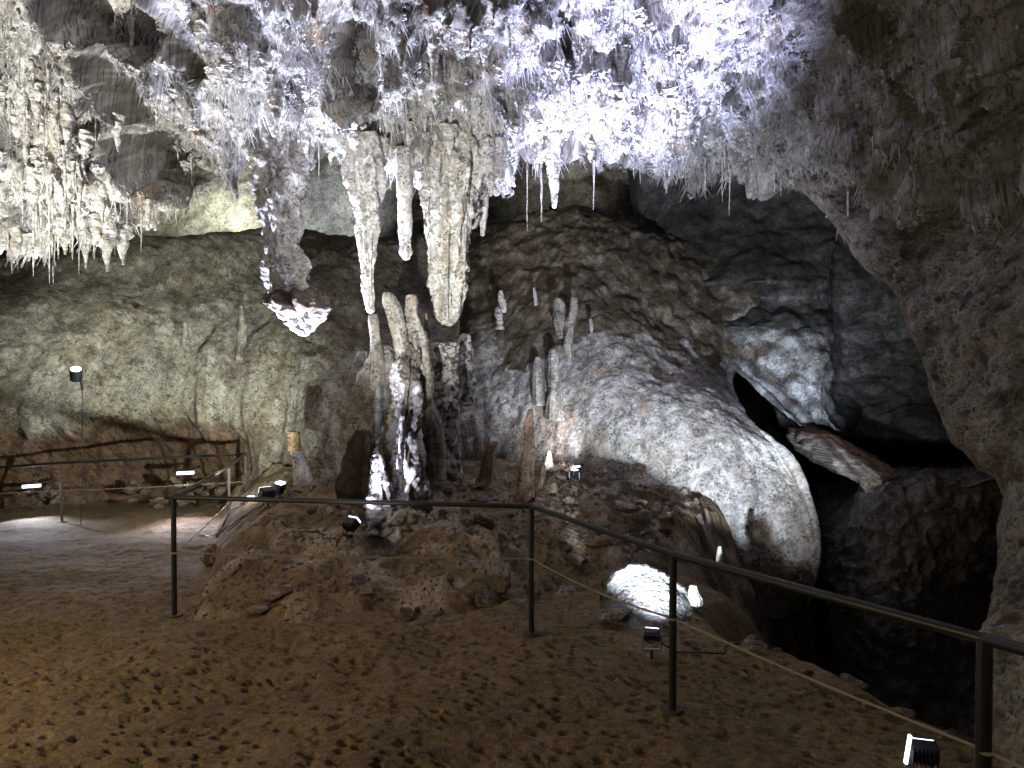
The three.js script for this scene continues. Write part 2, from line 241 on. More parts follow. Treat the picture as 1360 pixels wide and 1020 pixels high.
// ------------------------------------------------------------------ the left hand wall
const grid = (pys, pxs, ds) => pys.map((py, j) => pxs.map((px, i) => at(px, Array.isArray(py) ? py[i] : py, ds[j][i])));
{
  const pxs = [-700, -350, -100, 30, 120, 200, 280, 350, 440, 520, 610];
  const rows = grid([800, 690, 640, 600, 560, 510, 450, 385, [330, 330, 335, 335, 330, 318, 312, 312, 312, 310, 308], [345, 345, 350, 350, 345, 340, 335, 335, 335, 330, 330]], pxs, [
    [7.2, 9.2, 10.7, 11.1, 11.5, 11.8, 11.6, 11.1, 10.4, 10.2, 10.2],
    [7.2, 9.2, 10.7, 11.2, 11.7, 12.0, 11.8, 11.1, 10.3, 10.1, 10.2],
    [7.2, 9.2, 10.7, 11.3, 11.9, 12.2, 12.0, 11.0, 10.3, 10.0, 10.2],
    [7.3, 9.2, 10.6, 11.1, 11.7, 12.0, 11.8, 10.9, 10.3, 10.0, 10.2],
    [7.4, 9.3, 10.6, 10.9, 11.1, 11.4, 11.3, 10.9, 10.3, 10.0, 10.3],
    [7.6, 9.5, 10.8, 11.1, 11.2, 11.3, 11.3, 11.0, 10.5, 10.2, 10.6],
    [8.0, 9.9, 11.3, 11.7, 11.8, 11.8, 11.7, 11.5, 11.1, 10.9, 11.4],
    [8.6, 10.6, 12.3, 12.7, 12.8, 12.7, 12.6, 12.5, 12.1, 12.0, 12.4],
    [9.6, 12, 14, 14.4, 14.5, 14.2, 14, 13.9, 13.7, 13.5, 13.5],
    [11, 14, 17, 17.5, 17.5, 17, 17, 17, 17, 16.5, 16.5]]);
  const relief = (p, n) => {
    const low = sst(2.2, 0.2, p.y), crag = sst(-0.05, 0.2, noise(p.x * 0.9 + 3, p.y * 1.1, p.z * 0.9));
    return 0.3 * fbm(p.x * 0.55, p.y * 0.55, p.z * 0.55, 2) + 0.16 * (0.4 + low) * noise(p.x * 2.1, p.y * 0.3, p.z * 2.1) + 0.07 * (0.3 + low) * noise(p.x * 5.5, p.y * 0.5, p.z * 5.5)
      + 0.12 * crag * fbm(p.x * 2.6, p.y * 2.2, p.z * 2.6, 4) + 0.05 * crag * (knob(p, 0.16) - 0.3) + 0.035 * fbm(p.x * 7, p.y * 7, p.z * 7, 3) + 0.012 * knob(p, 0.07);
  };
  const colour = p => { let c = wallColour(p); const low = sst(1.15, 0.75, p.y + 0.35 * fbm(p.x * 2, p.y * 2, p.z * 2, 3)) * sst(-3.6, -4.2, p.x); c = mix3(c, [0.17, 0.085, 0.04], 0.85 * low); return c; };
  structure('cave_wall', sheet(rows, steps([10, 20, 42, 46, 40, 40, 36, 42, 40, 34]), steps([8, 34, 30, 30, 40, 44, 44, 40, 10]), relief, colour), M.rock, 'bulging grey and brown wall of draped flowstone behind the far handrail');
}
// ------------------------------------------------------------------ the back of the chamber
{
  const pxs = [-900, -300, 100, 300, 500, 700, 900, 1100, 1400, 1900];
  const rows = grid([-100, 60, 180, 260, 330, 420, 700], pxs, [
    [8, 13, 14, 14, 14, 13.5, 13.5, 13.5, 12, 10], [9, 15, 16, 16, 16, 15.5, 15, 14.5, 13, 11], [10, 16, 17.5, 17.5, 17.5, 16.8, 16, 15.3, 14, 12],
    [10.5, 16.5, 18, 18, 18, 17, 16.2, 15.5, 14, 12], [11, 17, 18.3, 18.3, 18.2, 17.2, 16.4, 15.6, 14, 12], [11, 17.5, 18.6, 18.6, 18.5, 17.5, 16.5, 15.6, 14, 12], [11, 17.5, 19, 19, 18.6, 17.6, 16.5, 15.6, 14, 12]]);
  structure('cave_wall', sheet(rows, steps([8, 20, 40, 44, 44, 44, 44, 30, 10]), steps([16, 30, 36, 36, 30, 10]), (p) => 0.5 * fbm(p.x * 0.5, p.y * 0.6, p.z * 0.5, 3) + 0.2 * ridge(p.x * 1.1, p.y * 1.3, p.z * 1.1, 3) + 0.06 * fbm(p.x * 5, p.y * 5, p.z * 5, 3),
    p => tone(mix3(mix3(PALE, GREY, sst(-0.1, 0.2, fbm(p.x, p.y, p.z, 3))), BROWN, 0.7 * sst(0.1, 0.3, fbm(p.x * 1.5 + 7, p.y * 1.5, p.z, 3))), grain(p, 0.05, 0.2))), M.rock, 'pale back wall of the chamber seen beneath the hanging ceiling');
}
// ------------------------------------------------------------------ the great flowstone slope
{
  const R0 = [
    [[540, 335, 15.5], [640, 312, 15.5], [720, 302, 15.5], [800, 300, 15.5], [870, 304, 15.5], [950, 318, 15.5], [1030, 340, 15.2], [1040, 350, 16]],
    [[540, 325, 13.6], [640, 297, 13.6], [710, 279, 13.6], [790, 282, 13.5], [865, 300, 13.4], [945, 330, 13.4], [1020, 365, 13.4], [1030, 375, 14.6]],
    [[540, 400, 12.4], [640, 390, 12.3], [710, 372, 12.2], [780, 372, 12.0], [850, 402, 11.85], [915, 440, 11.75], [972, 478, 11.9], [980, 486, 13.6]],
    [[545, 480, 11.6], [640, 470, 11.5], [710, 460, 11.2], [790, 460, 10.8], [860, 478, 10.5], [930, 508, 10.25], [984, 542, 10.05], [976, 555, 12.6]],
    [[550, 560, 11.2], [640, 550, 11.1], [720, 540, 10.6], [800, 538, 10.0], [880, 543, 9.6], [970, 560, 9.25], [1043, 602, 9.0], [1030, 610, 11.8]],
    [[555, 620, 11.1], [640, 610, 11.0], [730, 606, 10.4], [810, 615, 9.7], [900, 622, 9.15], [1000, 632, 8.75], [1073, 664, 8.5], [1058, 672, 11.2]],
    [[560, 680, 11.1], [650, 670, 11.0], [740, 676, 10.3], [820, 685, 9.4], [915, 700, 8.9], [1018, 706, 8.5], [1086, 722, 8.3], [1072, 730, 11]],
    [[565, 740, 11.1], [655, 740, 11.0], [750, 745, 10.3], [830, 755, 9.3], [930, 765, 8.85], [1026, 768, 8.55], [1083, 770, 8.35], [1070, 780, 10.8]],
    [[570, 860, 11.2], [660, 860, 11.1], [760, 860, 10.4], [840, 860, 9.5], [935, 850, 9.1], [1028, 830, 9.1], [1070, 812, 9.4], [1060, 812, 10.8]]];
  for (const r of R0) r.splice(7, 0, [r[6][0] - 3, r[6][1] + 2, r[6][2] + 0.16]);     // a crisp edge, then back into the crevice
  const rows = R0.map(r => r.map(q => at(...q)));
  const relief = (p, n, u, v) => {
    const up = sst(3.2, 1.8, v) + sst(2.2, 1.2, u), lip = u > 6 ? 0.4 : 1;
    return lip * (0.22 * fbm(p.x * 0.6, p.y * 0.6, p.z * 0.6, 2) + 0.05 * fbm(p.x * 3, p.y * 1.6, p.z * 3, 3) + 0.12 * Math.min(1, up) * fbm(p.x * 2.4, p.y * 2.4, p.z * 2.4, 4) + 0.014 * ridge(p.x * 6, p.y * 11, p.z * 6, 3) + 0.05 * ridge((p.x + p.z) * 2.2, p.y * 0.5, (p.z - p.x) * 2.2, 2) + 0.012 * knob(p, 0.09) + 0.012 * Math.min(1, up) * knob(p, 0.12));
  };
  const colour = p => {
    let c = mix3([0.62, 0.61, 0.59], PALE, sst(-0.1, 0.2, fbm(p.x * 3, p.y * 3, p.z * 3, 4)));
    c = mix3(c, GREY, 0.7 * sst(0, 0.22, fbm(p.x * 5 + 2, p.y * 7, p.z * 5, 4)));
    c = mix3(c, [0.46, 0.32, 0.22], 0.5 * sst(0.14, 0.3, fbm(p.x * 1.5 + 12, p.y * 1.1, p.z * 1.5, 4)));
    c = mix3(c, TAN, 0.5 * sst(0.04, 0.22, fbm(p.x * 1.8 + 5, p.y * 1.5, p.z * 1.8, 5)));
    if (p.y - 2.15 + 1.6 * fbm(p.x * 1.2 + 3, p.y * 1.2, p.z * 1.2, 5) > 0) c = mix3(BROWN, TAN, sst(-0.15, 0.35, fbm(p.x * 4, p.y * 4, p.z * 4 + 9, 4)));   // bare brown rock above the flowstone's ragged edge
    c = mix3(c, BROWN, 0.6 * sst(0.2, 0.3, fbm(p.x * 7, p.y * 6, p.z * 7, 4)));
    return tone(c, grain(p, 0.03, 0.2));
  };
  const o = put(shadow(new THREE.Mesh(sheet(rows, steps([36, 44, 50, 56, 60, 56, 8, 22]), steps([8, 48, 50, 50, 40, 40, 36, 22]), relief, colour), M.wet)), 'flowstone_slope');
  tag(o, 'great rounded white flowstone slope ending at the black crevice', 'flowstone');
}
// ------------------------------------------------------------------ the rocks beyond the crevice
{
  const body = [ // height, left edge, then distances at the bearings below
    [150, 820, [13, 13, 12.6, 12, 12, 11.5, 11, 10.5, 9.5]], [240, 838, [14.2, 14, 13.8, 13.4, 13.4, 13, 12.5, 12, 11]], [310, 850, [13.9, 13.6, 13.4, 13.1, 13.1, 12.9, 12.5, 12, 11]],
    [372, 868, [13.4, 12.7, 12.5, 12.6, 12.8, 12.7, 12.3, 11.8, 11]], [398, 885, [13.5, 13, 12.9, 12.8, 12.9, 12.7, 12.3, 11.8, 11]], [428, 912, [13, 12.3, 12.1, 12.2, 12.9, 12.7, 12.3, 11.8, 11]],
    [480, 964, [12.6, 12.2, 11.8, 11.7, 12.7, 12.5, 12.1, 11.6, 11]], [530, 1020, [12.2, 12, 11.5, 11.4, 12.3, 12.1, 11.8, 11.4, 11]], [578, 1072, [11.9, 11.7, 11.3, 11, 11.8, 11.4, 11.1, 11, 10.8]],
    [592, 1072, [13.0, 12.8, 12.4, 12.4, 12.8, 12.6, 12.4, 12.2, 12]], [612, 1085, [13.8, 13.6, 13.4, 13.4, 13.6, 13.6, 13.6, 13.4, 13]], [660, 1120, [14, 13.8, 13.6, 13.6, 13.8, 13.8, 13.8, 13.6, 13]]];
  const rows = body.map(([py, e, ds]) => { const px = [e, Math.max(e + 18, 960), Math.max(e + 32, 1030), Math.max(e + 46, 1098), Math.max(e + 60, 1116), 1190, 1270, 1340, 1500]; return [at(e + 12, py - 4, ds[0] + 4), ...px.map((x, i) => at(x, py + (i === 5 || i === 6 ? 6 : 0), ds[i]))]; });
  const relief = p => 0.2 * fbm(p.x * 0.9, p.y * 0.9, p.z * 0.9, 3) + 0.1 * ridge(p.x * 1.7 + 3, p.y * 2.2, p.z * 1.7, 2) + 0.06 * fbm(p.x * 4, p.y * 4, p.z * 4, 4) + 0.014 * ridge(p.x * 9, p.y * 9, p.z * 9, 2);
  const colour = p => { let c = mix3([0.4, 0.41, 0.41], [0.22, 0.22, 0.21], sst(-0.15, 0.15, fbm(p.x * 1.6, p.y * 2.2, p.z * 1.6, 3))); c = mix3(c, tone(BROWN, 0.6), 0.85 * sst(0.02, 0.25, fbm(p.x * 1.2 + 6, p.y * 2, p.z * 1.2, 4))); c = mix3(c, DARK, 0.7 * sst(0.12, 0.25, fbm(p.x * 4, p.y * 5, p.z * 4, 4))); const bare = sst(0.0, 0.16, Math.max(Math.abs(p.x - 4.0) - 1.0, Math.abs(p.y - 1.45) - 0.8) + 0.55 * fbm(p.x * 1.6, p.y * 1.6, p.z * 1.6, 4)); c = mix3(c, mix3([0.1, 0.095, 0.085], [0.055, 0.05, 0.042], sst(-0.1, 0.2, fbm(p.x * 3, p.y * 4, p.z * 3, 4))), 0.88 * bare); return tone(c, grain(p, 0.03, 0.2)); };  // bare rock outside the pale coat, its colour darkened against bounced light
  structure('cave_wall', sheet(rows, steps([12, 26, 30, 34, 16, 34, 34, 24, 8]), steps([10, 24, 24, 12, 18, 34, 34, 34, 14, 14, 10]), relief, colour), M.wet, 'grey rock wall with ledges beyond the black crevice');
  // lower rock by the pit
  const q = [1085, 1105, 1150, 1210, 1280, 1350, 1500];
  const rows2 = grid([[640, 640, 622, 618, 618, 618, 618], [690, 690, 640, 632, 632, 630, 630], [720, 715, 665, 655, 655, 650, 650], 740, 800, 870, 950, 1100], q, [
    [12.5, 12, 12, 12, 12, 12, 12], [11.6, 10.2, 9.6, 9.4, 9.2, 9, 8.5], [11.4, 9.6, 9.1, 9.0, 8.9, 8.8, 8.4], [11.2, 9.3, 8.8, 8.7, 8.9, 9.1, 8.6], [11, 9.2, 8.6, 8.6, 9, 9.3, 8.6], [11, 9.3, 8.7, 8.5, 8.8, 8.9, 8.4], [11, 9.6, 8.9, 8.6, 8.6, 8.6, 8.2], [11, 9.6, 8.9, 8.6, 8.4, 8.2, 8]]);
  structure('cave_wall', sheet(rows2, steps([16, 34, 44, 44, 40, 10]), steps([16, 24, 50, 50, 40, 30, 8]), p => 0.16 * fbm(p.x * 1.3, p.y * 1.3, p.z * 1.3, 3) + 0.08 * fbm(p.x * 5, p.y * 5, p.z * 5, 4) + 0.05 * knob(p, 0.16), p => tone(mix3(wallColour(p), [0.2, 0.19, 0.17], 0.6), 0.75), 1), M.wet, 'knobbly rock face beside the pit, its colour darkened to look unlit');  // wall colour toned down, putting the dim light into the rock
}
// ------------------------------------------------------------------ the right hand wall and arch
{
  const E = [[960, 120, 9.8], [1040, 235, 9.2], [1098, 288, 8.7], [1142, 345, 8.1], [1188, 390, 7.6], [1218, 480, 7.0], [1245, 555, 6.5], [1290, 605, 6.1], [1338, 648, 5.6], [1330, 720, 5.2], [1318, 790, 4.7], [1310, 880, 4.3], [1318, 1000, 3.9], [1335, 1160, 3.5], [1360, 1400, 3.2]];
  const across = e => [[e[0] + 120, e[1] - 30, e[2] + 4.5], [e[0] + 30, e[1] - 10, e[2] + 1.2], e, [e[0] + 55, e[1] - 22, e[2] - 0.45], [e[0] + 170, e[1] - 60, e[2] - 1.1], [e[0] + 380, e[1] - 90, e[2] - 1.9], [e[0] + 900, e[1] - 130, Math.max(1.5, e[2] - 3.2)]].map(q => at(...q));
  const rows = E.map(across), last = rows.map(r => V(Math.max(3.2, r[6].x), r[6].y, Math.min(1.2, r[6].z + 2.4)));
  rows.forEach((r, i) => r.push(last[i]));
  const relief = (p, n, u, v) => (u > 2.2 ? 1 : 0.5) * (0.2 * fbm(p.x * 0.8, p.y * 0.8, p.z * 0.8, 3) + 0.1 * fbm(p.x * 2.6, p.y * 2.2, p.z * 2.6, 4) + 0.06 * fbm(p.x * 7, p.y * 7, p.z * 7, 3) + 0.035 * (knob(p, 0.12) - 0.3) + 0.012 * knob(p, 0.045));
  const colour = p => { let c = mix3([0.37, 0.34, 0.28], PALE, 0.6 * sst(0, 0.3, fbm(p.x * 3, p.y * 2, p.z * 3, 3))); c = mix3(c, BROWN, 0.75 * sst(0.02, 0.25, fbm(p.x * 2.2, p.y * 2.2, p.z * 2.2 + 8, 4))); c = mix3(c, DARK, 0.7 * sst(0.14, 0.28, fbm(p.x * 7, p.y * 7, p.z * 7, 3))); return tone(c, 0.78 * grain(p, 0.025, 0.2)); };
  structure('cave_wall', sheet(rows, steps([8, 16, 36, 60, 50, 14, 8]), steps([20, 26, 26, 28, 34, 30, 28, 28, 30, 30, 36, 40, 20, 8]), relief, colour), M.rock, 'rough brown wall curving up into an arch beside the path');
}
// ------------------------------------------------------------------ the ceiling
const HOLLOWS = [[212, 212, 8.6, 0.5, 0.4, 1.1], [170, 120, 8.1, 0.22, 0.42, 0.8], [482, 60, 7.9, 0.26, 0.6, 1.0], [130, 18, 7.1, 0.36, 0.24, 0.8], [242, 60, 7.9, 0.15, 0.32, 0.6], [755, 20, 8.3, 0.08, 0.4, 0.3], [500, 195, 8.7, 0.1, 0.1, 0.15], [980, 268, 9.9, 0.5, 0.12, 0.3]].map(h => ({ c: at(h[0], h[1], h[2]), rx: h[3], ry: h[4], k: h[5] }));
function hollow(p) { let s = 0, k = 0; for (const h of HOLLOWS) { const a = (p.x - h.c.x) / h.rx, b = (p.y - h.c.y) / h.ry, c = (p.z - h.c.z) / 0.9; if (a * a + b * b + c * c > 4) continue; const m = 1 - sst(0.65, 1.15, Math.sqrt(a * a + b * b + c * c) + 0.3 * fbm(p.x * 4, p.y * 4, p.z * 4, 3)); s = Math.max(s, m); k = Math.max(k, m * h.k); } return [s, k]; }
let ceilingGeo, ceilingFacing;
{
  const C = [ // bearing, lip height and distance
    [-900, 240, 5.5], [-400, 300, 7.4], [-150, 318, 8.2], [0, 318, 8.5], [110, 305, 8.7], [200, 285, 9.0], [290, 225, 9.3], [345, 190, 9.1], [420, 175, 9.0], [490, 222, 8.8], [600, 212, 9.0], [720, 200, 9.7], [840, 205, 10.2], [960, 225, 10.0], [1060, 245, 9.4], [1180, 300, 8.4], [1300, 340, 7.4], [1480, 360, 6.4], [1900, 300, 4.6]];
  const row = f => C.map(c => f(...c));
  const rows = [
    row((px, l, d) => { const p = at(px, -300, Math.max(2.4, d - 4.2)); return V(p.x * 1.4, 6.6, 7); }),
    row((px, l, d) => { const p = at(px, -300, Math.max(2.4, d - 4.2)); return V(p.x * 1.5, 7.2, 2); }),
    row((px, l, d) => at(px, -420, Math.max(2.2, d - 3.9))),
    row((px, l, d) => at(px, -160, Math.max(2.8, d - 2.8))),
    row((px, l, d) => at(px, l * 0.05, d - 1.7)),
    row((px, l, d) => at(px, l * 0.5, d - 0.85)),
    row((px, l, d) => at(px, l * 0.85, d - 0.3)),
    row((px, l, d) => at(px, l, d + 0.1)),
    row((px, l, d) => at(px, l - 14, d + 0.7)),
    row((px, l, d) => at(px, l - 70, d + 2.2)),
    row((px, l, d) => at(px, l - 130, d + 5))];
  const relief = (p, n) => {
    const [m, k] = hollow(p); const hang = fbm(p.x * 2.3, p.y * 0.5, p.z * 2.3, 3);
    const r = 0.5 * fbm(p.x * 0.9 + 2, p.y * 0.9, p.z * 0.9, 3) + 0.34 * hang + 0.42 * (knob(V(p.x, p.y * 0.6, p.z), 0.5) - 0.4) + 0.12 * fbm(p.x * 5, p.y * 2.6, p.z * 5, 3) + 0.1 * (knob(p, 0.2) - 0.3) + 0.05 * (knob(p, 0.075) - 0.3) + 0.02 * fbm(p.x * 22, p.y * 12, p.z * 22, 2);
    const s = n.clone().multiplyScalar((n.z > 0 ? 1 : -1) * r * (1 - 0.95 * sst(0, 0.45, m))); s.y -= 0.2 * Math.max(0, hang) * (1 - m); s.z -= k + 0.25 * m * fbm(p.x * 3, p.y * 3, p.z * 3, 3); s.y += k * 0.35; return s;
  };
  const colour = p => { let c = crustColour(p); const right = sst(2.0, 3.2, p.x + 1.2 * fbm(p.x, p.y, p.z, 4)); c = mix3(c, mix3(wallColour(p), [0.36, 0.38, 0.38], 0.65), 0.85 * right); return c; };
  ceilingGeo = sheet(rows, steps([6, 14, 24, 40, 36, 34, 34, 30, 34, 38, 48, 48, 48, 40, 40, 36, 24, 6]), steps([4, 6, 12, 30, 76, 66, 40, 22, 22, 8]), relief, colour);
  structure('cave_ceiling', ceilingGeo, M.crust, 'cave ceiling crusted with white crystals and hanging dripstone');
}
// a far shell of rock that closes the chamber all round, behind the viewer too
{
  const g = new THREE.SphereGeometry(1, 90, 60), p = g.attributes.position, col = [];
  for (let i = 0; i < p.count; i++) { const v = V(p.getX(i), p.getY(i), p.getZ(i)), r = 1 + 0.06 * fbm(v.x * 4, v.y * 4, v.z * 4, 4); p.setXYZ(i, v.x * 15 * r, 2 + v.y * 9 * r, -7 + v.z * 15.5 * r); col.push(...wallColour(V(v.x * 14, v.y * 9, v.z * 14))); }
  g.setAttribute('color', new THREE.Float32BufferAttribute(col, 3)); setUV(g, V(0, 0, 1), 1); g.computeVertexNormals();
  structure('cave_chamber', g, M.rock, 'rock all round the chamber');
}
// ------------------------------------------------------------------ lamps
const cyl = (r, h, n = 20, r2 = r) => new THREE.CylinderGeometry(r2, r, h, n);
function rod(a, b, r, n = 10) { const d = b.clone().sub(a), g = cyl(r, d.length(), n); g.applyQuaternion(new THREE.Quaternion().setFromUnitVectors(V(0, 1, 0), d.normalize())); g.translate((a.x + b.x) / 2, (a.y + b.y) / 2, (a.z + b.z) / 2); return g; }
LAMPS.forEach(([kind, pos, aim, cd, deg, pen, hex, label, k]) => {
  const p = at(...pos), t = at(...aim), dir = t.clone().sub(p).normalize();
  const g = new THREE.Group(); g.position.copy(p); put(g, kind === 'strip' ? 'strip_lamp' : kind === 'globe' ? 'added_fill_lamp' : 'floodlight');  // globes are added fill lamps out of view
  tag(g, label, 'lamp');
  const glow = new THREE.MeshStandardMaterial({ color: 0x111111, emissive: new THREE.Color(hex), emissiveIntensity: kind === 'globe' ? 1 : 4 });
  let side = V(0, 1, 0).cross(dir); if (side.length() < 0.05) side = V(1, 0, 0); side.normalize(); const up = dir.clone().cross(side);
  const frame = new THREE.Matrix4().makeBasis(side, up, dir);
  const place = geo => geo.applyMatrix4(frame);
  let front = 0.06;
  if (kind === 'strip') {
    part(g, 'housing', place(new RoundedBoxGeometry(0.36 * k, 0.07 * k, 0.05, 2, 0.012)), M.black);
    const l = new RoundedBoxGeometry(0.34 * k, 0.06 * k, 0.03, 2, 0.008); l.translate(0, 0, 0.036); part(g, 'lens', place(l), glow);
    part(g, 'bracket', rod(V(0, 0, 0), V(0, 0.02, -0.5), 0.012), M.black); front = 0.055;
  } else if (kind === 'barrel') {
    const b = cyl(0.115 * k, 0.24 * k, 32); b.rotateX(Math.PI / 2); const hs = part(g, 'housing', place(b), M.black);
    const r = new THREE.TorusGeometry(0.112 * k, 0.009, 8, 32); r.translate(0, 0, 0.12 * k); part(hs, 'rim', place(r), M.black);
    const l = cyl(0.106 * k, 0.01, 32); l.rotateX(Math.PI / 2); l.translate(0, 0, 0.122 * k); part(hs, 'lens', place(l), glow);
    part(g, 'bracket', rod(V(0.06, -0.06, 0), V(0.05, -0.2, -0.05), 0.016), M.black);
    part(g, 'pole', rod(V(0.05, -0.2, -0.05), V(-0.16, -2.15, -0.35), 0.006), M.black); front = 0.12;
  } else if (kind === 'box') {
        const hs = part(g, 'housing', place(new RoundedBoxGeometry(0.2 * k, 0.13 * k, 0.12 * k, 3, 0.014)), M.black);
    const fins = []; for (let i = -3; i <= 3; i++) { const f = new THREE.BoxGeometry(0.006, 0.11 * k, 0.03); f.translate(i * 0.026 * k, 0, -0.07 * k); fins.push(f); } part(hs, 'cooling_fins', place(mergeGeometries(fins)), M.black);
    const l = new RoundedBoxGeometry(0.17 * k, 0.1 * k, 0.03 * k, 2, 0.005); l.translate(0, 0, 0.068 * k); part(hs, 'lens', place(l), glow);
    const br = mergeGeometries([rod(V(-0.115 * k, 0, 0), V(-0.115 * k, -0.1, -0.01), 0.008), rod(V(0.115 * k, 0, 0), V(0.115 * k, -0.1, -0.01), 0.008), rod(V(-0.115 * k, -0.1, -0.01), V(0.115 * k, -0.1, -0.01), 0.008)]); part(g, 'bracket', br, M.alu);
    part(g, 'stake', rod(V(0, -0.1, -0.01), V(0, -0.28, -0.01), 0.01), M.black); front = 0.09 * k;
    if (p.y < 1 && pos[0] > 300 && pos[0] < 1300) { const c = [V(0, -0.05 * k, -0.06 * k)], sx = pos[0] > 800 ? 1 : -1; for (let i = 1; i <= 7; i++) { const x = p.x + sx * (0.05 + i * 0.1) + 0.04 * Math.sin(i * 2.1), d = -p.z + 0.05 * Math.sin(i * 1.3) + i * 0.03; c.push(V(x - p.x, Math.max(pathHeight(x, d), moundHeight(x, d)) + 0.012 - p.y, -d - p.z)); } part(g, 'cable', new THREE.TubeGeometry(new THREE.CatmullRomCurve3(c), 40, 0.006, 6), M.black); }
    if (label.includes('upright')) { const e = new RoundedBoxGeometry(0.012, 0.125, 0.02, 2, 0.004); e.rotateZ(-0.15); e.translate(-0.075, 0.02, 0.02); part(g, 'added_side_slit', e, glow); }  // glowing strip added so the bright slit shows from the side
  } else {
    part(g, 'globe', new THREE.SphereGeometry(0.12, 24, 16), glow); part(g, 'base', rod(V(0, 0.1, 0), V(0, 0.3, 0), 0.05), M.black); front = 0;
  }
  const s = new THREE.SpotLight(hex, cd, 0, deg * Math.PI / 180, pen, 2); s.position.copy(p).addScaledVector(dir, front + 0.02); s.target.position.copy(t); s.castShadow = true; s.shadow.radius = kind === 'strip' ? 5 : kind === 'globe' ? 4 : 1.2; s.name = 'lamp_light';
  scene.add(s, s.target);
});
// ------------------------------------------------------------------ the handrail
{
  const rail = put(new THREE.Group(), 'handrail'); const base = at(229, 818, 5.8); rail.position.copy(base); tag(rail, 'dark steel handrail with posts and a thin rope along the path', 'handrail');
  const L = v => v.clone().sub(base);
  // post: bearing of foot and head
  const foot = (px, top, bot, d) => ({ t: at(px, top, d), b: at(px, bot, d) });
  const posts = [foot(-260, 640, 722, 10.3), foot(80, 615, 706, 10.3), foot(325, 603, 694, 10.3), foot(303, 620, 708, 9.6), foot(229, 661, 820, 5.8), foot(706, 673, 849, 5.3), foot(895, 737, 962, 4.1), foot(1312, 851, 1192, 2.72), foot(1560, 920, 1400, 2.1)];
  const postMeshes = posts.map((q, i) => part(rail, 'post', rod(L(q.b).add(V(0, -0.1, 0)), L(q.t), i >= 4 ? (i > 6 ? 0.027 : 0.02) : 0.017, 14), i < 4 ? M.rust : M.steel));
  posts.forEach((q, i) => { if (i > 0 && i < 7) { const f = L(q.b), h = i < 4 ? pathHeight(q.b.x, -q.b.z) : Math.max(pathHeight(q.b.x, -q.b.z), moundHeight(q.b.x, -q.b.z)); part(postMeshes[i], 'base_plate', new THREE.CylinderGeometry(0.055, 0.062, 0.014, 18).translate(f.x, h + 0.012 - base.y, f.z), M.rust); } });
  for (let i = 0; i < posts.length - 1; i++) { part(rail, 'rail', rod(L(posts[i].t), L(posts[i + 1].t), i > 5 ? 0.021 : 0.018, 14), M.steel); part(rail, 'elbow', new THREE.SphereGeometry(0.0225, 14, 10).translate(...L(posts[i + 1].t).toArray()), M.steel); }
  const line = (a, b, sag, r, m, name) => { const c = []; for (let k = 0; k <= 10; k++) { const u = k / 10, v = a.clone().lerp(b, u); v.y -= sag * 4 * u * (1 - u); c.push(L(v)); } part(rail, name, new THREE.TubeGeometry(new THREE.CatmullRomCurve3(c), 24, r, 6), m); };
  const ties = [at(-260, 665, 10.3), at(80, 652, 10.3), at(325, 640, 10.3), at(303, 668, 9.6), at(231, 735, 5.8), at(706, 743, 5.3), at(895, 823, 4.1), at(1316, 1002, 2.72), at(1560, 1100, 2.1)];
  for (let i = 0; i < ties.length - 1; i++) line(ties[i], ties[i + 1], i === 5 ? 0.035 : 0.012, i > 4 ? 0.0065 : 0.006, i > 4 ? M.rope : M.wire, i > 4 ? 'rope' : 'wire');
  ties.forEach((t, i) => { if (i > 3) part(postMeshes[i], 'knot', new THREE.TorusGeometry(0.029, 0.008, 6, 16).rotateX(Math.PI / 2).translate(...L(t).toArray()), M.rope); });
  const s = new THREE.DodecahedronGeometry(0.13, 2), sp = s.attributes.position; for (let i = 0; i < sp.count; i++) sp.setY(i, sp.getY(i) * 0.3);
}
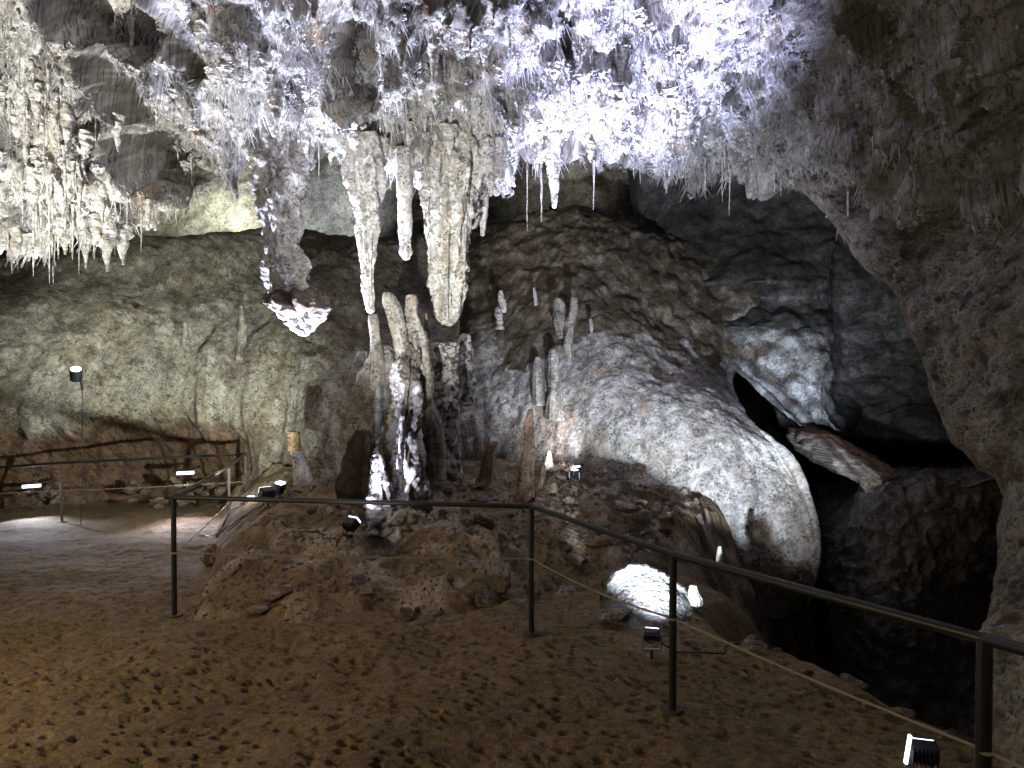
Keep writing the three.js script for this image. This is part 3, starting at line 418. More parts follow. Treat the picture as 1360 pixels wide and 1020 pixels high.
// ------------------------------------------------------------------ dripstone: columns, stalactites, stalagmites
const px2 = pts => pts.map(([px, py, d, r, r2]) => { const v = at(px, py, d); return [v.x, v.y, v.z, r / F * d, (r2 ?? r) / F * d]; });
function dripstone(name, category, label, pts, o, group, material = M.crust) {
  const q = px2(pts), base = V(q[0][0], q[0][1], q[0][2]), g = swept(q, o); g.translate(-base.x, -base.y, -base.z);
  const m = put(shadow(new THREE.Mesh(g, material)), name); m.position.copy(base); return tag(m, label, category, group);
}
const C = {
  white: p => tone(mix3([0.78, 0.77, 0.75], PALE, 0.7 * sst(0.05, 0.25, fbm(p.x * 9, p.y * 4, p.z * 9, 3))), grain(p, 0.015, 0.2)),
  crust: crustColour,
  pale: p => tone(mix3([0.5, 0.48, 0.43], [0.36, 0.32, 0.26], sst(-0.1, 0.2, fbm(p.x * 6, p.y * 3, p.z * 6, 3))), grain(p, 0.02, 0.2)),
  grey: p => tone(mix3([0.48, 0.47, 0.42], [0.34, 0.32, 0.27], sst(-0.1, 0.2, fbm(p.x * 5, p.y * 3, p.z * 5, 3))), grain(p, 0.02, 0.2)),
  brown: p => tone(mix3([0.3, 0.21, 0.13], [0.19, 0.12, 0.07], sst(-0.1, 0.2, fbm(p.x * 6, p.y * 5, p.z * 6, 3))), grain(p, 0.02, 0.2)),
  dark: p => tone(mix3([0.085, 0.065, 0.045], [0.05, 0.04, 0.03], sst(-0.1, 0.2, fbm(p.x * 6, p.y * 5, p.z * 6, 3))), grain(p, 0.02, 0.2)),
  spotted: p => tone(mix3([0.14, 0.115, 0.09], [0.78, 0.77, 0.76], sst(-0.06, 0.06, fbm(p.x * 16, p.y * 14, p.z * 16, 4) + 0.05)), grain(p, 0.02, 0.15)),
  bark: p => tone(mix3([0.2, 0.175, 0.15], [0.75, 0.75, 0.78], sst(0.0, 0.1, fbm(p.x * 7 + 3, p.y * 4, p.z * 7, 4) - 0.02 - 0.5 * sst(0.02, 0.16, Math.abs(p.x + 1.14 - 0.05 * Math.sin(p.y * 3) ))+ 0.26)), grain(p, 0.02, 0.15)),
  ochre: p => tone(mix3([0.27, 0.185, 0.105], [0.2, 0.13, 0.07], sst(-0.1, 0.2, fbm(p.x * 8, p.y * 8, p.z * 8, 3))), grain(p, 0.02, 0.2)),
};
const FINE = { radial: 56, along: 150 }, MID = { radial: 36, along: 90 }, SMALL = { radial: 20, along: 44 };
const hang = 'hanging dripstone';
// stalactites over the columns
dripstone('stalactite', 'stalactite', 'thick fluted cream stalactite with a blunt end, widest of the hanging ones', [[602, 165, 9.1, 38], [600, 205, 8.9, 42, 34], [600, 245, 8.75, 34, 28], [599, 285, 8.65, 28, 25], [597, 330, 8.6, 20, 19], [596, 375, 8.6, 15, 15], [596, 410, 8.6, 12.5, 12.5], [595, 424, 8.6, 10, 10], [595, 433, 8.6, 4, 4]], { ...FINE, radial: 130, along: 200, flute: 0.25, strands: 0.45, knobs: 0.04, knobSize: 0.045, rough: 0.8, roughSize: 0.09, stretch: 0.12, colour: p => tone(mix3([0.76, 0.75, 0.71], [0.58, 0.53, 0.42], sst(0, 0.25, fbm(p.x * 12, p.y * 1.2, p.z * 12, 3))), grain(p, 0.02, 0.25)) });
dripstone('stalactite', 'stalactite', 'long slender white stalactite whose tip almost meets a grey stalagmite', [[480, 180, 8.5, 26], [484, 225, 8.4, 21], [487, 268, 8.35, 15], [488, 305, 8.3, 10.5], [489, 340, 8.3, 7.5], [490, 380, 8.3, 5.5], [492, 416, 8.3, 3.5]], { ...FINE, flute: 0.3, strands: 0.3, knobs: 0.03, knobSize: 0.04, rough: 0.8, colour: C.white });
dripstone('stalactite', 'stalactite', 'white stalactite with a knobbly bulb at its tip', [[537, 195, 8.6, 14], [538, 240, 8.5, 11], [538, 270, 8.5, 8.5], [539, 300, 8.5, 7], [539, 325, 8.5, 6], [539, 336, 8.5, 7.5], [540, 346, 8.5, 3]], { ...MID, flute: 0.2, knobs: 0.02, knobSize: 0.05, rough: 0.3, colour: C.white });
dripstone('stalactite', 'stalactite', 'pointed cream stalactite beside the thick fluted one', [[636, 190, 9.0, 14], [640, 235, 9.0, 9], [641, 270, 9, 6], [641, 315, 9, 1.5]], { ...MID, flute: 0.2, knobs: 0.015, rough: 0.3, colour: C.white });
for (const [x0, x1, y1, r, w] of [[578, 580, 330, 8, 'thin drip stalactite running down the face of the thick fluted one'], [618, 616, 362, 5, 'needle stalactite against the thick fluted one'], [650, 652, 262, 8, 'short cream stalactite at the shoulder of the thick fluted one'], [664, 666, 248, 7, 'little cream stalactite beyond the shoulder of the thick fluted one']]) dripstone('stalactite', 'stalactite', w, [[x0, 185, 8.75, r * 1.4], [x0, 225, 8.55, r], [(x0 + x1) / 2, (225 + y1) / 2, 8.45, r * 0.65], [x1, y1, 8.42, 1.3]], { ...MID, flute: 0.2, strands: 0.15, knobs: 0.015, knobSize: 0.03, rough: 0.4, colour: C.white });
dripstone('stalactite', 'stalactite', 'short pointed stalactite twinned with the pointed cream one', [[630, 200, 8.8, 9], [632, 240, 8.8, 5], [634, 290, 8.8, 1.2]], { ...SMALL, flute: 0.2, knobs: 0.01, colour: C.white });
dripstone('stalactite', 'stalactite', 'bluish white icicle shaped stalactite standing clear of the crust', [[733, 180, 9.6, 12], [734, 215, 9.6, 8], [735, 250, 9.6, 5], [736, 278, 9.6, 1.5]], { ...MID, flute: 0.2, knobs: 0.02, rough: 0.3, colour: C.white });
dripstone('stalactite', 'stalactite', 'broad grey pendant of crystal crust tapering to a trunk, over the hanging block', [[378, 130, 9.3, 60], [377, 185, 9.2, 42], [374, 235, 9.1, 31], [372, 285, 9.1, 21], [377, 330, 9.1, 19], [383, 365, 9.1, 20], [386, 392, 9.1, 17]], { ...FINE, radial: 110, along: 200, flute: 0.25, strands: 0.25, knobs: 0.05, knobSize: 0.05, rough: 0.9, roughSize: 0.14, stretch: 0.5, colour: p => mix3(crustColour(p), GREY, 0.35) });
dripstone('hanging_block', 'rock', 'rock block below the grey pendant, coloured white beneath and dark above as if lit from below', [[386, 366, 9.2, 12, 12], [390, 380, 9.2, 24, 22], [395, 392, 9.2, 38, 32], [399, 404, 9.15, 40, 34], [403, 417, 9.15, 30, 28], [404, 432, 9.15, 17, 16], [404, 447, 9.15, 4, 4]], { ...MID, radial: 80, along: 90, flute: 0.2, knobs: 0.03, knobSize: 0.05, rough: 0.55, roughSize: 0.14, stretch: 1, colour: p => { const k = sst(-0.05, 0.06, (2.53 - p.y) * 1.1 + 0.5 * (p.x + 2.5) * -0.2 + 0.25 * fbm(p.x * 7, p.y * 7, p.z * 7, 3)); return mix3(mix3(DARK, BROWN, 0.6), [0.78, 0.76, 0.76], k); } });  // light from below put into the colour: white underside, dark top
dripstone('stalactite', 'stalactite', 'cream fang shaped stalactite at the edge of the bright crystal sheet', [[357, 95, 8.4, 10], [360, 140, 8.4, 9], [364, 165, 8.4, 6], [366, 184, 8.4, 1.5]], { ...MID, flute: 0.2, knobs: 0.01, colour: C.white });
// the tongue over the crevice
dripstone('flowstone_tongue', 'flowstone', 'tilted pale flowstone tongue with a rust stained upper edge over the crevice', [[1078, 570, 11.3, 10, 50], [1092, 586, 10.9, 20, 80], [1113, 604, 10.4, 27, 90], [1134, 622, 10.0, 25, 80], [1152, 636, 9.6, 14, 45], [1158, 645, 9.35, 9, 12], [1160, 656, 9.3, 6, 6], [1161, 682, 9.3, 4, 4], [1162, 708, 9.3, 1.4]], { ...FINE, radial: 80, flute: 0.4, strands: 0.25, knobs: 0.05, knobSize: 0.08, rough: 0.6, roughSize: 0.16, stretch: 1, colour: p => tone(mix3([0.62, 0.57, 0.48], RUST, 0.8 * sst(-0.05, 0.15, (p.y - (1.0 - (p.x - 4.1) * 1.0)) * 1.6 + 0.3 * fbm(p.x * 5, p.y * 5, p.z * 5, 3) )), grain(p, 0.02, 0.2)) });
// columns and stalagmites on the mound
dripstone('stalagmite', 'stalagmite', 'blunt grey stalagmite right below the long slender stalactite', [[503, 520, 8.25, 14], [500, 470, 8.25, 9], [498, 445, 8.25, 7], [496, 424, 8.25, 6.5], [496, 417, 8.25, 5]], { ...MID, flute: 0.1, rough: 0.2, rings: 0.06, colour: C.pale });
dripstone('flowstone_column', 'column', 'broad smooth grey flowstone column behind the popcorn trunk', [[508, 700, 8.4, 50, 40], [506, 640, 8.4, 44, 38], [506, 580, 8.4, 38, 32], [508, 530, 8.4, 34, 28], [507, 495, 8.4, 27, 24], [506, 472, 8.4, 16, 15], [505, 458, 8.4, 8, 8]], { ...FINE, radial: 80, flute: 0.55, knobs: 0.03, knobSize: 0.1, rough: 0.2, roughSize: 0.15, colour: C.grey }, null, M.wet);
dripstone('flowstone_column', 'column', 'ribbed pale column leaning against the wall beside the broad grey one', [[462, 690, 8.8, 34, 30], [466, 620, 8.9, 27, 25], [472, 550, 9.0, 22, 20], [478, 500, 9.0, 15, 14], [482, 466, 9.0, 5]], { ...FINE, radial: 60, flute: 0.5, knobs: 0.04, rough: 0.3, colour: p => mix3(C.grey(p), C.crust(p), 0.5) });
dripstone('popcorn_column', 'column', 'dark trunk of a column with stripes of white cave popcorn', [[528, 725, 7.5, 30, 26], [526, 690, 7.6, 28, 24], [528, 640, 7.7, 22, 20], [531, 590, 7.75, 17, 16], [537, 545, 7.8, 15, 14], [541, 500, 7.85, 14, 14], [543, 470, 7.9, 10, 10], [545, 455, 7.9, 4]], { ...FINE, radial: 130, along: 260, flute: 0.3, strands: 0.4, knobs: 0.035, knobSize: 0.035, rough: 0.9, roughSize: 0.12, stretch: 0.3, colour: C.bark });
dripstone('stalagmite', 'stalagmite', 'leaning banded grey stalagmite standing on the popcorn trunk', [[541, 492, 7.9, 9], [535, 468, 7.9, 10], [527, 430, 7.9, 9.5], [519, 402, 7.9, 9], [515, 388, 7.9, 6]], { ...MID, flute: 0.12, rough: 0.3, rings: 0.06, colour: C.pale });
dripstone('stalagmite', 'stalagmite', 'forked pale stalagmite with a stepped neck beside the leaning banded one', [[570, 530, 8.0, 10], [562, 490, 8.0, 11], [555, 462, 8.0, 15], [551, 436, 8.0, 13], [547, 418, 8.0, 8], [547, 402, 8.0, 6], [547, 391, 8.0, 4]], { ...MID, flute: 0.2, rough: 0.4, knobs: 0.02, rings: 0.12, colour: C.pale });
dripstone('stalagmite', 'stalagmite', 'thin brown stalagmite between the forked one and the speckled slab', [[567, 520, 8.2, 6], [566, 470, 8.2, 6], [567, 440, 8.2, 4], [566, 416, 8.2, 2]], { ...SMALL, flute: 0.2, rough: 0.4, colour: C.brown });
dripstone('flowstone_root', 'column', 'smooth grey root of flowstone slanting down between the trunk and the slab', [[552, 490, 8.1, 6], [560, 520, 8.1, 9], [570, 550, 8.1, 12], [579, 585, 8.15, 13], [581, 620, 8.2, 11], [580, 655, 8.2, 12]], { ...MID, flute: 0.2, rough: 0.3, colour: C.pale }, null, M.wet);
dripstone('speckled_slab', 'column', 'square shouldered column speckled with white crystals under the thick fluted stalactite', [[590, 640, 8.7, 22, 15], [587, 600, 8.65, 21, 14], [586, 560, 8.6, 20, 14], [587, 520, 8.6, 19, 13], [587, 480, 8.6, 17.5, 12], [587, 462, 8.6, 17.5, 12], [587, 455, 8.6, 15, 10]], { ...FINE, flute: 0.12, knobs: 0.04, knobSize: 0.05, rough: 0.35, colour: C.spotted });
dripstone('stalagmite', 'stalagmite', 'stout speckled stalagmite beside the square shouldered column', [[620, 540, 9.3, 12], [619, 500, 9.2, 12], [618, 470, 9.2, 11], [618, 450, 9.2, 7], [618, 443, 9.2, 3]], { ...MID, flute: 0.15, knobs: 0.03, knobSize: 0.05, rough: 0.3, colour: C.spotted });
dripstone('stalagmite', 'stalagmite', 'small pale knob beside the stout speckled stalagmite', [[606, 490, 9.2, 4], [606, 465, 9.2, 4], [606, 452, 9.2, 2]], { ...SMALL, colour: C.pale });
dripstone('dark_stalagmite', 'stalagmite', 'black shield shaped stalagmite with a pale tip before the broad grey column', [[475, 668, 7.9, 24, 10], [473, 635, 7.9, 22, 10], [476, 600, 7.9, 16, 9], [481, 575, 7.9, 10, 7], [481, 560, 7.9, 4]], { ...MID, flute: 0.25, rough: 0.35, colour: p => mix3(C.dark(p), [0.6, 0.52, 0.46], sst(1.2, 1.27, p.y)) });
dripstone('popcorn_spur', 'stalagmite', 'low black spur dusted with white popcorn at the foot of the trunk', [[505, 712, 7.4, 16], [506, 680, 7.4, 17], [506, 645, 7.45, 11], [503, 620, 7.45, 6], [500, 602, 7.45, 3]], { ...MID, flute: 0.4, knobs: 0.05, knobSize: 0.05, rough: 0.5, colour: p => tone(mix3(DARK, [0.75, 0.75, 0.78], sst(-0.02, 0.06, fbm(p.x * 8, p.y * 6, p.z * 8, 3))), 1) });
dripstone('popcorn_spur', 'stalagmite', 'narrow dark spur with a crust of popcorn on the stalagmite side of the trunk', [[552, 690, 7.7, 16], [552, 650, 7.7, 12], [551, 620, 7.7, 8], [551, 600, 7.7, 4]], { ...MID, flute: 0.4, knobs: 0.05, knobSize: 0.05, rough: 0.5, colour: p => tone(mix3(DARK, [0.7, 0.7, 0.74], sst(0.04, 0.12, fbm(p.x * 8 + 4, p.y * 5, p.z * 8, 3))), 1) });
dripstone('boulder', 'rock', 'pale rounded boulder wedged under the popcorn trunk', [[520, 700, 7.15, 6], [532, 693, 7.1, 17, 16], [538, 684, 7.1, 15, 15], [541, 676, 7.1, 6]], { ...MID, flute: 0.2, rough: 0.4, colour: C.pale });
dripstone('stalagmite', 'stalagmite', 'bright white twin knob in the shadow behind the brown stalagmites', [[623, 580, 9.6, 5], [622, 570, 9.6, 8], [620, 558, 9.6, 9], [621, 548, 9.6, 5]], { ...MID, flute: 0.4, knobs: 0.02, rough: 0.4, colour: C.white });
dripstone('stalagmite', 'stalagmite', 'tall slender brown stalagmite leaning on the mound', [[693, 668, 8.2, 13], [697, 650, 8.2, 11], [700, 610, 8.2, 9], [701, 575, 8.2, 7.5], [704, 550, 8.2, 5], [705, 543, 8.2, 2]], { ...FINE, flute: 0.2, rough: 0.45, knobs: 0.012, colour: C.brown });
dripstone('stalagmite', 'stalagmite', 'short broken brown stalagmite on a plinth of crust', [[645, 645, 8.6, 16], [645, 637, 8.6, 9], [648, 615, 8.6, 7], [651, 600, 8.6, 6], [655, 590, 8.6, 7], [658, 586, 8.6, 4]], { ...MID, flute: 0.25, rough: 0.5, colour: C.brown });
dripstone('stalagmite', 'stalagmite', 'pale stump behind the short broken brown stalagmite', [[636, 600, 9.4, 7], [636, 580, 9.4, 7], [636, 572, 9.4, 4]], { ...SMALL, rough: 0.3, colour: C.pale });
dripstone('stalagmite', 'stalagmite', 'knee high brown stalagmite by the small strip lamp', [[718, 656, 8.6, 9], [719, 640, 8.6, 6], [721, 626, 8.6, 4.5], [722, 617, 8.6, 2]], { ...SMALL, rough: 0.4, colour: C.brown });
dripstone('stalagmite', 'stalagmite', 'squat brown stump next to the knee high stalagmite', [[735, 657, 8.5, 6], [735, 648, 8.5, 5], [735, 641, 8.5, 3]], { ...SMALL, rough: 0.4, colour: C.brown });
dripstone('stalagmite', 'stalagmite', 'grey brown cone above the small strip lamp', [[727, 625, 10, 8], [728, 608, 10, 5], [729, 598, 10, 2]], { ...SMALL, rough: 0.4, colour: C.grey });
// on the slope behind
dripstone('stalagmite', 'stalagmite', 'white stepped stalagmite on the dark slope, upper of a pair', [[668, 416, 11.6, 5], [668, 405, 11.6, 5], [666, 395, 11.6, 4.5], [665, 386, 11.6, 2]], { ...SMALL, rough: 0.3, rings: 0.3, colour: C.white });
dripstone('stalagmite', 'stalagmite', 'white ringed stalagmite on the dark slope, lower of a pair', [[664, 438, 11.5, 5.5], [663, 425, 11.5, 5], [662, 415, 11.5, 5], [661, 408, 11.5, 2]], { ...SMALL, rough: 0.3, rings: 0.35, colour: C.white });
dripstone('stalagmite', 'stalagmite', 'thin white sliver on the dark slope', [[712, 406, 11.7, 2.5], [711, 395, 11.7, 3], [709, 382, 11.7, 1.5]], { ...SMALL, rings: 0.2, colour: C.white });
dripstone('stalagmite', 'stalagmite', 'fat double stalagmite forming the blunt arm of the fork on the slope', [[750, 450, 11.0, 9], [745, 425, 11.0, 10], [741, 408, 11.1, 8], [739, 396, 11.1, 4]], { ...MID, flute: 0.4, rough: 0.35, colour: C.pale });
dripstone('stalagmite', 'stalagmite', 'slender arm of the fork on the slope with a long pale foot', [[757, 480, 10.7, 3], [754, 455, 10.75, 6], [757, 430, 10.8, 6], [761, 408, 10.8, 5.5], [762, 395, 10.8, 4]], { ...MID, flute: 0.2, rough: 0.3, colour: C.pale });
dripstone('stalagmite', 'stalagmite', 'round topped pale pillar low on the slope, shorter of two', [[717, 540, 10.6, 9], [715, 500, 10.7, 7], [714, 482, 10.75, 5.5], [714, 474, 10.75, 3]], { ...MID, flute: 0.2, rough: 0.3, colour: C.pale });
dripstone('stalagmite', 'stalagmite', 'round topped pale pillar low on the slope, taller of two', [[738, 560, 10.4, 13], [737, 520, 10.5, 9], [736, 485, 10.6, 6.5], [735, 470, 10.6, 6], [735, 463, 10.6, 3]], { ...MID, flute: 0.2, rough: 0.3, colour: C.pale });
dripstone('stalagmite', 'stalagmite', 'tiny pale peg beside the fork on the slope', [[786, 442, 10.9, 2], [785, 432, 10.9, 3], [784, 423, 10.9, 2]], { ...SMALL, colour: C.pale });
dripstone('stalagmite', 'stalagmite', 'tall pale stalagmite on the ledge of the grey wall', [[318, 482, 11.2, 6], [321, 455, 11.35, 5], [323, 430, 11.4, 4], [322, 405, 11.4, 2.5]], { ...MID, rings: 0.15, rough: 0.3, colour: C.pale });
dripstone('stalagmite', 'stalagmite', 'small knobbed stalagmite on the grey wall near the tall pale one', [[249, 465, 11.4, 6], [248, 450, 11.4, 4], [247, 428, 11.4, 3]], { ...SMALL, rings: 0.2, colour: C.pale });
dripstone('stump', 'stalagmite', 'ochre stump like a cut block standing on the pale leaning slab', [[391, 600, 9.4, 9, 8], [391, 592, 9.4, 9, 8], [390, 580, 9.4, 9, 8], [390, 573, 9.4, 9, 8]], { ...MID, flute: 0.1, rough: 0.15, colour: C.ochre });
dripstone('leaning_slab', 'stalagmite', 'white leaning slab beside the black floodlights', [[403, 646, 8.8, 13, 8], [400, 628, 8.85, 11, 8], [396, 612, 8.9, 9, 7], [392, 600, 8.95, 7, 6]], { ...MID, flute: 0.25, rough: 0.2, colour: C.white });
dripstone('stalagmite', 'stalagmite', 'small bright white stalagmite perched on the rim of the small flowstone', [[927, 806, 5.9, 8], [927, 797, 5.9, 9], [924, 788, 5.9, 6.5], [923, 779, 5.9, 4]], { ...MID, flute: 0.25, rough: 0.3, colour: C.white });
dripstone('stalagmite', 'stalagmite', 'dim stub of a stalagmite on the rubble before the great slope', [[957, 752, 7.0, 5], [957, 738, 7.0, 4], [957, 726, 7.0, 2]], { ...SMALL, colour: C.pale });
dripstone('stalagmite', 'stalagmite', 'grey stalagmite knob on the ledge beyond the tongue', [[1178, 640, 9.8, 8], [1178, 630, 9.8, 6], [1178, 622, 9.8, 3]], { ...SMALL, rough: 0.4, colour: C.grey });
// small flowstone lit by the floodlight on the stake
{
  const rows = [
    [[792, 812, 6.5], [812, 784, 6.6], [848, 764, 6.7], [888, 772, 6.6], [920, 800, 6.5], [942, 834, 6.5], [950, 866, 6.6]],
    [[798, 792, 6.0], [814, 761, 6.08], [847, 747, 6.12], [890, 763, 6.08], [922, 792, 6.05], [944, 828, 6.05], [950, 860, 6.2]],
    [[802, 814, 5.86], [820, 780, 5.94], [851, 763, 5.97], [888, 776, 5.92], [918, 802, 5.88], [940, 834, 5.88], [948, 864, 6.0]],
    [[812, 828, 5.66], [831, 803, 5.74], [857, 790, 5.76], [888, 799, 5.7], [912, 818, 5.66], [934, 844, 5.68], [943, 868, 5.8]],
    [[828, 848, 5.44], [846, 836, 5.46], [866, 828, 5.46], [890, 832, 5.46], [908, 844, 5.44], [926, 858, 5.48], [937, 876, 5.6]],
    [[838, 890, 5.36], [856, 884, 5.34], [872, 880, 5.32], [890, 880, 5.32], [906, 884, 5.34], [920, 890, 5.4], [930, 898, 5.5]]].map(r => r.map(q => at(...q)));
  const g = sheet(rows, steps([26, 30, 34, 34, 30, 24]), steps([14, 26, 40, 40, 20]), p => 0.03 * fbm(p.x * 4, p.y * 4, p.z * 4, 3) + 0.014 * ridge(p.x * 9, p.y * 26, p.z * 9, 3) + 0.012 * knob(p, 0.05), p => tone(mix3([0.25, 0.25, 0.25], [0.13, 0.13, 0.13], 0.8 * sst(0, 0.25, fbm(p.x * 8, p.y * 14, p.z * 8, 4))), grain(p, 0.02, 0.2)));
  tag(put(shadow(new THREE.Mesh(g, M.wet)), 'flowstone_cascade'), 'small brightly lit white flowstone cascade beside the handrail', 'flowstone');
}
// ------------------------------------------------------------------ crystals, straws and stalactites of the ceiling
const cp = ceilingGeo.attributes.position, cn = ceilingGeo.attributes.normal, spots = [];
for (let i = 0; i < cp.count; i++) { const x = cp.getX(i), y = cp.getY(i), z = cp.getZ(i), d = -z; if (d < 4) continue; const px = 680 + x / d * F, py = HORIZON - (y - EYE) / d * F; if (px < -160 || px > 1480 || py < -140 || py > 420) continue; spots.push({ p: V(x, y, z), n: V(cn.getX(i), cn.getY(i), cn.getZ(i)), px, py, d }); }
for (const s of spots) if (s.n.z < 0 && s.n.y > -0.2) s.n.negate();
function twigClump(seed, count, curl, len, r0, n = 5, S = 3) {
  const r = rng(seed), gs = [];
  for (let k = 0; k < count; k++) {
    let p = V((r() - 0.5) * 0.06, -0.01, (r() - 0.5) * 0.06), d = V(r() - 0.5, 0.35 + r() * 0.7, r() - 0.5).normalize(), pts = [], rad = [], L = len * (0.45 + r() * 0.8), R1 = r0 * (0.6 + r() * 0.8);
    for (let i = 0; i <= n; i++) { pts.push(p.clone()); rad.push(R1 * (1 - 0.75 * i / n)); d.add(V(r() - 0.5, r() - 0.5, r() - 0.5).multiplyScalar(curl)).normalize(); p.addScaledVector(d, L / n); }
    const pos = [], idx = [];
    for (let i = 0; i <= n; i++) { const t = pts[Math.min(n, i + 1)].clone().sub(pts[Math.max(0, i - 1)]).normalize(), a = Math.abs(t.y) < 0.9 ? V(0, 1, 0).cross(t).normalize() : V(1, 0, 0).cross(t).normalize(), b = t.clone().cross(a); for (let q = 0; q < S; q++) { const w = q * 2 * Math.PI / S; const v = pts[i].clone().addScaledVector(a, Math.cos(w) * rad[i]).addScaledVector(b, Math.sin(w) * rad[i]); pos.push(v.x, v.y, v.z); } }
    for (let i = 0; i < n; i++) for (let q = 0; q < S; q++) { const a = i * S + q, b = i * S + (q + 1) % S; idx.push(a, b, a + S, b, b + S, a + S); }
    const g = new THREE.BufferGeometry(); g.setAttribute('position', new THREE.Float32BufferAttribute(pos, 3)); g.setIndex(idx); gs.push(g);
  }
  const g = mergeGeometries(gs); g.computeVertexNormals(); return g;
}
const crystal = new THREE.MeshStandardMaterial({ color: 0xffffff, roughness: 0.6 });
const UPV = V(0, 1, 0);
function scatter(name, geo, count, label, weight, size, lean, category) {
  const list = []; let guard = 0; while (list.length < count && guard++ < count * 12) { const s = spots[R() * spots.length | 0]; if (hollow(s.p)[0] > 0.15) continue; if (R() < weight(s)) list.push(s); }
  const m = new THREE.InstancedMesh(geo, crystal, list.length), o = new THREE.Object3D(), c = new THREE.Color();
  list.forEach((s, i) => {
    o.position.copy(s.p).add(V(R() - 0.5, R() - 0.5, R() - 0.5).multiplyScalar(0.05)).addScaledVector(s.n, -0.008);
    const dir = s.n.clone().lerp(V(0, -1, 0), lean).add(V(R() - 0.5, R() - 0.5, R() - 0.5).multiplyScalar(lean > 0.9 ? 0.08 : 0.7)).normalize();
    o.quaternion.setFromUnitVectors(UPV, dir); o.rotateY(R() * 6.28); o.scale.setScalar(size() * clamp(s.d / 9, 0.7, 1.15)); o.updateMatrix(); m.setMatrixAt(i, o.matrix);
    const cc = crustColour(s.p); c.setRGB(clamp(cc[0] * 1.08), clamp(cc[1] * 1.08), clamp(cc[2] * 1.08)); m.setColorAt(i, c);
  });
  shadow(m); put(m, name); tag(m, label, category, null, 'stuff');
}
const patchy = (s, f) => sst(-0.12, 0.12, fbm(s.p.x * f, s.p.y * f, s.p.z * f, 3)) * (s.px > 980 ? 0.25 : 1);
scatter('helictite_crystals', twigClump(3, 16, 1.1, 0.075, 0.0038), 3600, 'curling white helictite twigs growing all over the ceiling', s => patchy(s, 1.3), () => 0.5 + R() * R() * 1.1, 0.25, 'crystals');
scatter('frostwork_crystals', twigClump(8, 24, 0.9, 0.036, 0.0042, 3), 9000, 'short bristling white frostwork crystals over the ceiling crust', s => 0.12 + 0.88 * patchy(s, 2), () => 0.5 + R() * 0.8, 0.1, 'crystals');
scatter('coral_crystals', twigClump(15, 18, 0.5, 0.026, 0.01, 2, 4), 7000, 'knobby coral like crystals coating the ceiling crust', s => 0.12 + 0.88 * patchy(s, 1.7), () => 0.6 + R() * 0.9, 0.1, 'crystals');
scatter('drip_threads', twigClump(21, 5, 0.06, 0.17, 0.0045, 3).rotateX(0), 3600, 'hair thin drip threads hanging among the crystals', s => (s.n.y < -0.2 ? 1 : 0.25) * patchy(s, 1.1), () => 0.5 + R() * 0.9, 0.92, 'crystals');
function strawGeo(seed, fat, bend) {                      // one metre long, hanging from the origin
  const r = rng(seed), pts = [], n = 8; let x = 0, z = 0; for (let i = 0; i <= n; i++) { const u = i / n; pts.push([x, -u, z, fat * (1 - 0.55 * u) * (0.8 + 0.5 * r()) * (i === n ? 0.5 : 1), 0]); pts[i][4] = pts[i][3]; x += (r() - 0.5) * bend; z += (r() - 0.5) * bend; }
  pts.unshift([0, 0.06, 0, fat * 1.8, fat * 1.8]);
  return swept(pts, { radial: 9, along: 30, flute: 0.15, rough: 0.5, roughSize: 0.05, colour: p => tone(mix3([0.72, 0.71, 0.68], [0.5, 0.46, 0.38], sst(0, 0.3, noise(seed, p.y * 6, 1))), 1) });
}
const slim = [strawGeo(1, 0.013, 0.004), strawGeo(2, 0.016, 0.008), strawGeo(3, 0.02, 0.012)], cone = [4, 5, 6].map(k => { const r = rng(k), pts = []; for (let i = 0; i <= 7; i++) { const u = i / 7, w = 0.13 * Math.pow(1 - u, 1.25) + 0.012; pts.push([(r() - 0.5) * 0.015, 0.12 - u * 1.12, (r() - 0.5) * 0.015, w * (0.85 + 0.3 * r()), w * (0.85 + 0.3 * r())]); } return swept(pts, { radial: 14, along: 34, flute: 0.35, rough: 0.5, knobs: 0.02, knobSize: 0.05, roughSize: 0.06, colour: p => tone(mix3([0.74, 0.73, 0.71], [0.46, 0.42, 0.34], sst(0, 0.3, fbm(p.x * 9 + k, p.y * 2, p.z * 9, 3))), 1) }); });
function hangOne(name, label, category, group, geo, p, len, wide) { const m = put(shadow(new THREE.Mesh(geo, M.crust)), name); m.position.copy(p); m.scale.set(wide, len, wide); m.rotation.set((R() - 0.5) * 0.06, R() * 6.28, (R() - 0.5) * 0.06); tag(m, label, category, group); }
// straws told apart in the photograph: bearing, top, tip, distance
[[68, 262, 378, 8.1], [75, 330, 377, 8.2], [100, 290, 345, 8.4], [115, 280, 335, 8.5], [47, 300, 368, 8.1], [128, 295, 345, 8.6], [190, 300, 336, 8.8], [57, 290, 330, 8.2], [88, 270, 315, 8.3], [425, 200, 243, 8.8], [700, 225, 308, 9.6], [718, 220, 296, 9.6], [789, 230, 280, 9.9], [958, 225, 270, 9.8], [935, 225, 262, 9.9], [968, 240, 288, 9.8], [910, 210, 246, 9.9], [1036, 225, 262, 9.4], [1124, 272, 325, 8.4], [180, 0, 24, 7.2], [16, 95, 130, 7.4], [1318, 80, 130, 6.5], [612, 330, 365, 8.55], [112, 140, 178, 7.9], [730, 110, 165, 8.9], [895, 40, 120, 8.6], [961, 200, 232, 9.6], [1047, 225, 250, 9.4]].forEach(([px, t, b, d], i) => { const a = at(px, t, d), len = (b - t) / F * d + 0.12; a.y += 0.12; hangOne('soda_straw', 'long thin straw stalactite hanging clear below the ceiling crust', 'stalactite', 'long straws below the crust', slim[i % 3], a, len, 0.85); });
